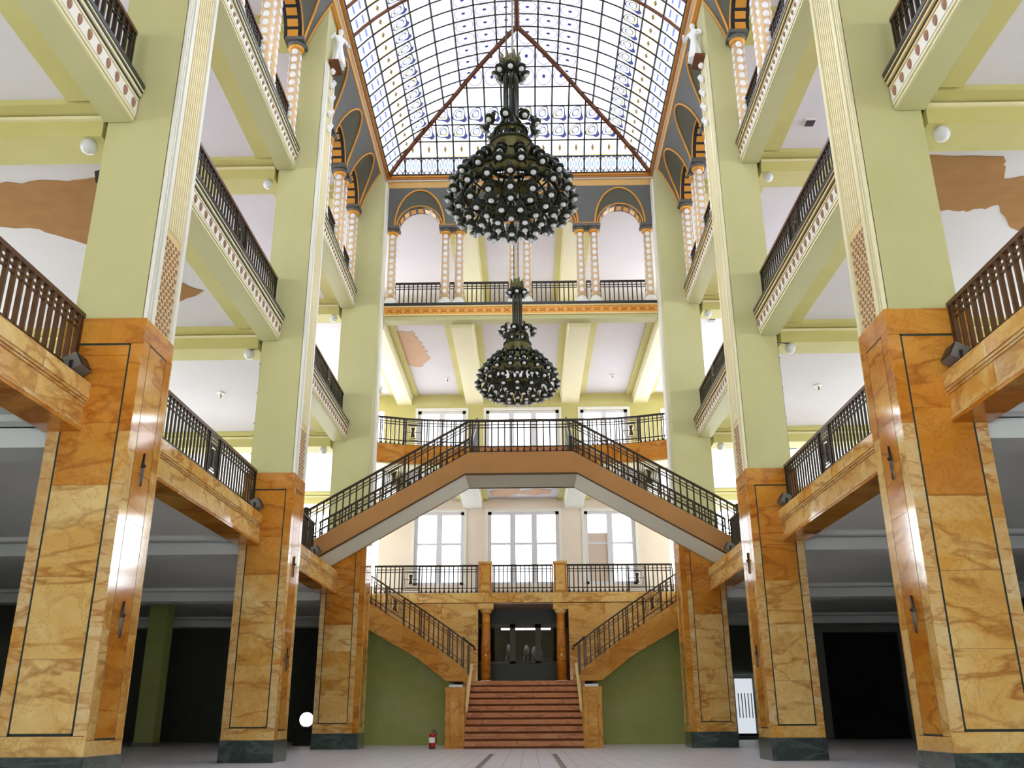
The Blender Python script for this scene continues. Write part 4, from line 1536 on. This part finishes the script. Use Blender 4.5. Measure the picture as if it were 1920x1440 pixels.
# fire extinguisher
fe = thing('fire_extinguisher', 'red fire extinguisher with black base on the floor left of the steps', 'extinguisher', (-2.52, 26.9, 0))
MB().lathe([(0.082, 0.03), (0.085, 0.05), (0.085, 0.36), (0.07, 0.40), (0.03, 0.425)], -2.52, 26.9, 0, 16).build('cylinder', 'red_paint', fe, True)
MB().lathe([(0.088, 0.0), (0.088, 0.05)], -2.52, 26.9, 0, 16).build('base', 'black_plastic', fe)
m = MB().lathe([(0.028, 0.42), (0.028, 0.47), (0.015, 0.475)], -2.52, 26.9, 0, 10)
m.build('valve', 'grey_metal', fe)
m = MB().box(-2.54, -2.42, 26.885, 26.915, 0.465, 0.48).box(-2.54, -2.43, 26.885, 26.915, 0.495, 0.51).box(-2.545, -2.525, 26.885, 26.915, 0.465, 0.51)
m.build('lever', 'black_plastic', fe)
MB().tube([(-2.50, 26.9, 0.46), (-2.43, 26.9, 0.45), (-2.405, 26.9, 0.38), (-2.41, 26.9, 0.25), (-2.415, 26.9, 0.14)], 0.012, 6).build('hose', 'black_plastic', fe, True)
MB().box(-2.60, -2.44, 26.812, 26.822, 0.16, 0.30).build('label_plate', 'white_paint', fe)

# ------------------------------------------------------------------ chandeliers
CUP = MB().lathe([(0.03, 0.12), (0.045, 0.05), (0.065, 0.02), (0.07, -0.03), (0.105, -0.055), (0.118, -0.09), (0.10, -0.095)], seg=10).mesh('lamp_cup', smooth=True)
CUP.materials.append(MATS['chandelier_bronze'])
BULB = MB().lathe([(0.012, -0.085), (0.045, -0.10), (0.056, -0.125), (0.042, -0.15), (0.006, -0.165)], seg=10).mesh('bulb', smooth=True)
BULB.materials.append(MATS['bulb_glass'])


def chandelier(label, x, y, zb0, k=1.0):
    C = thing('chandelier', label, 'chandelier', (x, y, zb0), 'great bronze chandeliers')

    def z(v):
        return zb0 + v * k

    def r(v):
        return v * k
    # suspension up to the ridge
    MB().tube([(x + 0.04, y, z(3.9)), (x + 0.04, y, ZSP + RISE - 0.1)], 0.022, 6).build('hanging_rod', 'grey_metal', C)
    MB().tube([(x - 0.09, y, z(3.9)), (x - 0.09, y, ZSP + RISE - 0.1)], 0.016, 6).build('power_cable', 'black_plastic', C)
    MB().lathe([(r(0.16), 0), (r(0.2), 0.08), (r(0.17), 0.2), (r(0.08), 0.3), (r(0.05), 0.36)], x, y, z(3.70), 12).build('top_cap', 'chandelier_gilt', C, True)
    for q in range(8):
        a = 2 * PI * q / 8
        MB().tube([(x + r(0.115) * math.cos(a), y + r(0.115) * math.sin(a), z(2.3)), (x + r(0.115) * math.cos(a), y + r(0.115) * math.sin(a), z(3.75))], r(0.036), 6).build('stem_rod', 'chandelier_bronze', C, True)

    def band(r0, z0, z1, th, mat, nm):
        m = MB()
        n = 32
        for q in range(n):
            a0, a1 = 2 * PI * q / n, 2 * PI * (q + 1) / n
            m.hexa([(x + rr * math.cos(a), y + rr * math.sin(a), zz) for zz in (z(z0), z(z1)) for rr in (r(r0 - th), r(r0)) for a in (a0, a1)])
        m.build(nm, mat, C)
    band(0.30, 2.06, 2.14, 0.03, 'chandelier_gilt', 'crown_band')
    band(0.34, 2.14, 2.18, 0.06, 'chandelier_bronze', 'crown_ring')
    band(0.40, 1.60, 1.84, 0.03, 'chandelier_gilt', 'neck_band')
    band(0.43, 1.84, 1.88, 0.06, 'chandelier_bronze', 'neck_ring')
    band(0.47, 1.40, 1.45, 0.06, 'chandelier_bronze', 'shoulder_ring')
    band(0.62, 1.24, 1.40, 0.04, 'chandelier_gilt', 'middle_band')
    band(0.90, 0.78, 0.98, 0.04, 'chandelier_gilt', 'main_band')
    band(0.94, 0.98, 1.03, 0.08, 'chandelier_bronze', 'main_ring')
    band(0.94, 0.73, 0.78, 0.08, 'chandelier_bronze', 'main_lower_ring')
    band(0.50, 0.52, 0.64, 0.04, 'chandelier_gilt', 'lower_band')
    for q in range(10):
        a = 2 * PI * q / 10
        c_, s_ = math.cos(a), math.sin(a)
        MB().tube([(x + r(p) * c_, y + r(p) * s_, z(h)) for p, h in ((0.12, 2.5), (0.24, 2.3), (0.31, 2.1), (0.36, 1.9), (0.38, 1.6), (0.45, 1.42), (0.60, 1.32), (0.80, 1.14), (0.90, 0.88))], r(0.024), 5).build('scroll_bar', 'chandelier_bronze', C, True)
        MB().tube([(x + r(p) * c_, y + r(p) * s_, z(h)) for p, h in ((0.90, 0.76), (0.7, 0.66), (0.48, 0.58), (0.2, 0.55), (0.05, 0.7))], r(0.02), 5).build('lower_bar', 'chandelier_bronze', C, True)
    MB().tube([(x, y, z(0.6)), (x, y, z(2.4))], r(0.05), 8).build('core_tube', 'chandelier_bronze', C, True)
    for q in range(8):
        a = 2 * PI * (q + 0.5) / 8
        c_, s_ = math.cos(a), math.sin(a)
        MB().tube([(x + r(p) * c_, y + r(p) * s_, z(h)) for p, h in ((0.14, 3.72), (0.2, 3.86), (0.17, 3.98), (0.22, 4.04))], [r(0.03), r(0.035), r(0.025), r(0.008)], 5).build('top_leaf', 'chandelier_gilt', C, True)
    rings = [(8, 0.25, 3.62, 0.5, 0.15), (9, 0.48, 2.32, 0.6, 0.30), (14, 0.70, 1.42, 0.5, 0.5), (16, 0.93, 1.18, 0.5, 0.62),
             (18, 1.11, 0.92, 0.5, 0.9), (18, 1.17, 0.62, 0.35, 0.9), (16, 1.02, 0.40, 0.2, 0.85), (14, 0.80, 0.30, 0.15, 0.75), (10, 0.55, 0.22, 0.12, 0.5), (6, 0.28, 0.18, 0.1, 0.25)]
    for ri, (n, rad, zz, tilt, arm) in enumerate(rings):
        for q in range(n):
            a = 2 * PI * (q + 0.5 * (ri % 2)) / n
            c_, s_ = math.cos(a), math.sin(a)
            lo = obj('lamp_cup', CUP, None, C, (r(rad) * c_, r(rad) * s_, zz * k))
            lo.rotation_euler = (0, -tilt, a)
            lo.scale = (k, k, k)
            obj('bulb', BULB, None, lo)
            up = 0.14 if zz > 0.5 else 0.26
            MB().tube([(x + r(arm) * c_, y + r(arm) * s_, z(zz + up)), (x + r((arm + rad) / 2) * c_, y + r((arm + rad) / 2) * s_, z(zz + up + 0.03)),
                       (x + r(rad) * c_, y + r(rad) * s_, z(zz + 0.09))], r(0.016), 4).build('arm', 'chandelier_bronze', C)
    return C


chandelier('large near bronze chandelier hanging from the skylight ridge', -0.08, 15.2, 9.46)
chandelier('smaller looking far bronze chandelier above the bridge stair', -0.08, 25.2, 9.42, 0.985)

# ------------------------------------------------------------------ statues on the middle piers
for s in (-1, 1):
    X, Yc = s * 4.70, 19.62
    T = thing('statue', 'white statue of a draped figure on a bracket atop the %s middle pier' % SIDE[s], 'statue', (X, Yc, 16.92), 'pier statues')
    MB().prism([(0, 0), (0.12, 0.04), (0.26, 0.06), (0.26, 0.09), (0, 0.09)], lambda a, b: (s * (4.88 - a), Yc - 0.3, 16.82 + b), lambda a, b: (s * (4.88 - a), Yc + 0.3, 16.82 + b)).build('bracket', 'rib_brown', T)
    # figure turned half towards the hall: u across the shoulders, w to the front
    pts = [((0, 0, 0.46), 0.12), ((0, 0.01, 0.66), 0.085), ((0, 0.02, 0.84), 0.105), ((0, 0.02, 0.96), 0.04), ((0, 0.04, 1.07), 0.085), ((0, 0.04, 1.16), 0.07),
           ((0.18, 0.0, 0.88), 0.05), ((0.27, 0.06, 0.70), 0.042), ((0.12, 0.19, 0.66), 0.034), ((-0.18, 0.0, 0.88), 0.05), ((-0.29, 0.03, 0.72), 0.042), ((-0.22, 0.17, 0.86), 0.034),
           ((0, 0.0, 0.25), 0.10)]
    ed = [(0, 1), (1, 2), (2, 3), (3, 4), (4, 5), (2, 6), (6, 7), (7, 8), (2, 9), (9, 10), (10, 11), (0, 12)]
    ca, sa = math.cos(s * 0.75), math.sin(s * 0.75)

    def turn(u, w_, z):
        # front points to -Y and towards the middle of the hall
        return (u * ca - w_ * sa, -(u * sa + w_ * ca), z)
    me = bpy.data.meshes.new('figure')
    me.from_pydata([turn(*p) for p, _ in pts], ed, [])
    fo = obj('figure', me, 'statue_white', T)
    sk = fo.modifiers.new('skin', 'SKIN')
    for v, (_, rr) in zip(me.skin_vertices[0].data, pts):
        v.radius = (rr, rr)
    me.skin_vertices[0].data[0].use_root = True
    fo.modifiers.new('smooth', 'SUBSURF').levels = 1
    fo.modifiers['smooth'].render_levels = 2
    m = MB()
    n = 36
    for i in range(7):
        zz = 0.58 - i * 0.58 / 6
        for q in range(n):
            an = 2 * PI * q / n
            rr = (0.10 + 0.10 * i / 6) * (1 + (0.03 + 0.02 * i) * math.sin(7 * an + i * 0.25))
            m.v.append((X + rr * math.cos(an), Yc + rr * math.sin(an), 16.92 + zz))
    for i in range(6):
        for q in range(n):
            m.f.append((i * n + q, i * n + (q + 1) % n, (i + 1) * n + (q + 1) % n, (i + 1) * n + q))
    m.f.append(tuple(6 * n + q for q in range(n)))
    m.f.append(tuple(range(n - 1, -1, -1)))
    m.build('drapery', 'statue_white', T, True)
    m = MB()
    for j in range(9):
        zz = 16.66 - j * 0.22
        m.lathe([(0.0, -0.09), (0.07, -0.04), (0.085, 0.02), (0.03, 0.10)], s * (4.80), Yc + (0.10 if j % 2 else -0.10), zz, 8)
    m.build('foliage_drop', 'statue_white', T, True)

# ------------------------------------------------------------------ small fittings
def globe(x, y, z, label):
    g = thing('ceiling_globe', label, 'lamp', (x, y, z), 'globe lamps under the gallery beams')
    R0 = 0.12
    MB().lathe([(R0 * math.sin(PI * k / 10) + 1e-4, -R0 * math.cos(PI * k / 10)) for k in range(11)], x, y, z - 0.10, 14).build('globe', 'bulb_glass', g, True)
    MB().lathe([(0.05, -0.02), (0.07, 0.02)], x, y, z - 0.02, 10).build('fitting', 'white_trim', g)


for s in (-1, 1):
    for y, n in ((Y1, 'foremost'), (Y2, 'middle'), (Y3, 'rearmost')):
        globe(s * 6.15, y + 0.27, 8.72, 'white globe lamp under the beam beside the %s pier, first floor %s' % (n, SIDE[s]))
        if n != 'foremost':
            globe(s * 6.1, y + 0.25, 13.2, 'white globe lamp under the beam beside the %s pier, second floor %s' % (n, SIDE[s]))
for i, (x, y, z, w_) in enumerate(((6.76, 17.81, 13.65, 'second floor ceiling before the middle pier'), (6.59, 28.94, 13.65, 'second floor ceiling behind the rearmost pier'), (8.99, 29.34, 9.15, 'first floor ceiling seen past the right middle pier'))):
    g = thing('ceiling_speaker', 'square black ceiling speaker on the right, %s' % w_, 'speaker', (x, y, z), 'ceiling speakers')
    MB().box(x - 0.13, x + 0.13, y - 0.13, y + 0.13, z - 0.03, z).build('frame', 'white_trim', g)
    MB().box(x - 0.10, x + 0.10, y - 0.10, y + 0.10, z - 0.05, z - 0.03).build('grille_cloth', 'black_plastic', g)


def floodlight(x, y, z, s, label):
    g = thing('floodlight', label, 'floodlight', (x, y, z), 'small floodlights on the parapets')
    o = MB().box(-0.09, 0.09, -0.14, 0.14, -0.10, 0.10)
    b = obj('housing', o.mesh('housing'), 'grey_metal', g, (0, 0, 0.17))
    b.rotation_euler = (0, s * 0.5, 0)
    obj('lens', MB().box(-0.008, 0.008, -0.12, 0.12, -0.085, 0.085).mesh('lens'), 'black_plastic', b, (-s * 0.096, 0, 0))
    MB().box(x - 0.03, x + 0.03, y - 0.16, y + 0.16, z, z + 0.03).build('yoke', 'black_plastic', g)
    MB().box(x - 0.02, x + 0.02, y + 0.145, y + 0.16, z, z + 0.18).build('yoke_arm', 'black_plastic', g)
    MB().box(x - 0.02, x + 0.02, y - 0.16, y - 0.145, z, z + 0.18).build('yoke_arm', 'black_plastic', g)


for s in (-1, 1):
    floodlight(s * 5.52, Y1 - 0.22, F1, s, 'grey floodlight on the %s marble parapet before the foremost pier' % SIDE[s])
    floodlight(s * 5.50, Y2 - 0.25, F1, s, 'grey floodlight on the %s marble parapet before the middle pier' % SIDE[s])
    floodlight(s * 5.50, YB0 - 0.35, F1, s, 'grey floodlight on the %s parapet at the bridge stair foot' % SIDE[s])
for s in (-1, 1):
    c = thing('cable', 'thin dark cable running down the plaster beside the %s middle pier' % SIDE[s], 'cable', (s * 5.815, Y2 + 0.10, 5.8))
    x = s * 5.815
    MB().tube([(x, Y2 + 0.10, 5.8), (x, Y2 + 0.10, 8.70), (s * 6.1, Y2 + 0.2, 8.70)], 0.013, 6).build('wire', 'black_plastic', c)
    for k in range(4):
        z = 6.2 + k * 0.7
        MB().box(x - 0.02, x + 0.02, Y2 + 0.08, Y2 + 0.12, z, z + 0.03).build('clip', 'grey_metal', c)
for (x, y, z, w_) in ((-8.15, 23.3, 9.15, 'left first floor ceiling'), (8.0, 23.2, 9.15, 'right first floor ceiling'), (-3.0, 34.4, 13.65, 'ceiling left of the far chandelier'), (3.6, 34.2, 13.65, 'ceiling right of the far chandelier')):
    c = thing('ceiling_hook', 'small dull lamp stub hanging from the %s' % w_, 'lamp stub', (x, y, z - 0.14), 'bare lamp stubs')
    MB().lathe([(0.10, 0.11), (0.10, 0.14)], x, y, z - 0.14, 12).build('rose', 'white_trim', c)
    MB().tube([(x, y, z - 0.03), (x + 0.02, y, z - 0.10), (x, y, z - 0.14)], 0.02, 6).build('stub', 'grey_metal', c)
# black lamp arms behind the foremost left pier
for (z, w_) in ((8.62, 'upper'), (7.9, 'lower')):
    c = thing('lamp_arm', '%s black bracket on the outer side of the left foremost pier' % w_, 'bracket', (-5.82, Y1 + 0.3, z))
    MB().prism([(0, 0), (0.16, 0.12), (0.2, 0.3), (0.12, 0.32), (0.08, 0.18), (0, 0.14)], lambda a, b: (-5.8 - a, Y1 + 0.26, z + b), lambda a, b: (-5.8 - a, Y1 + 0.34, z + b)).build('arm', 'black_plastic', c)
    MB().box(-5.83, -5.80, Y1 + 0.2, Y1 + 0.4, z - 0.05, z + 0.2).build('wall_plate', 'black_plastic', c)
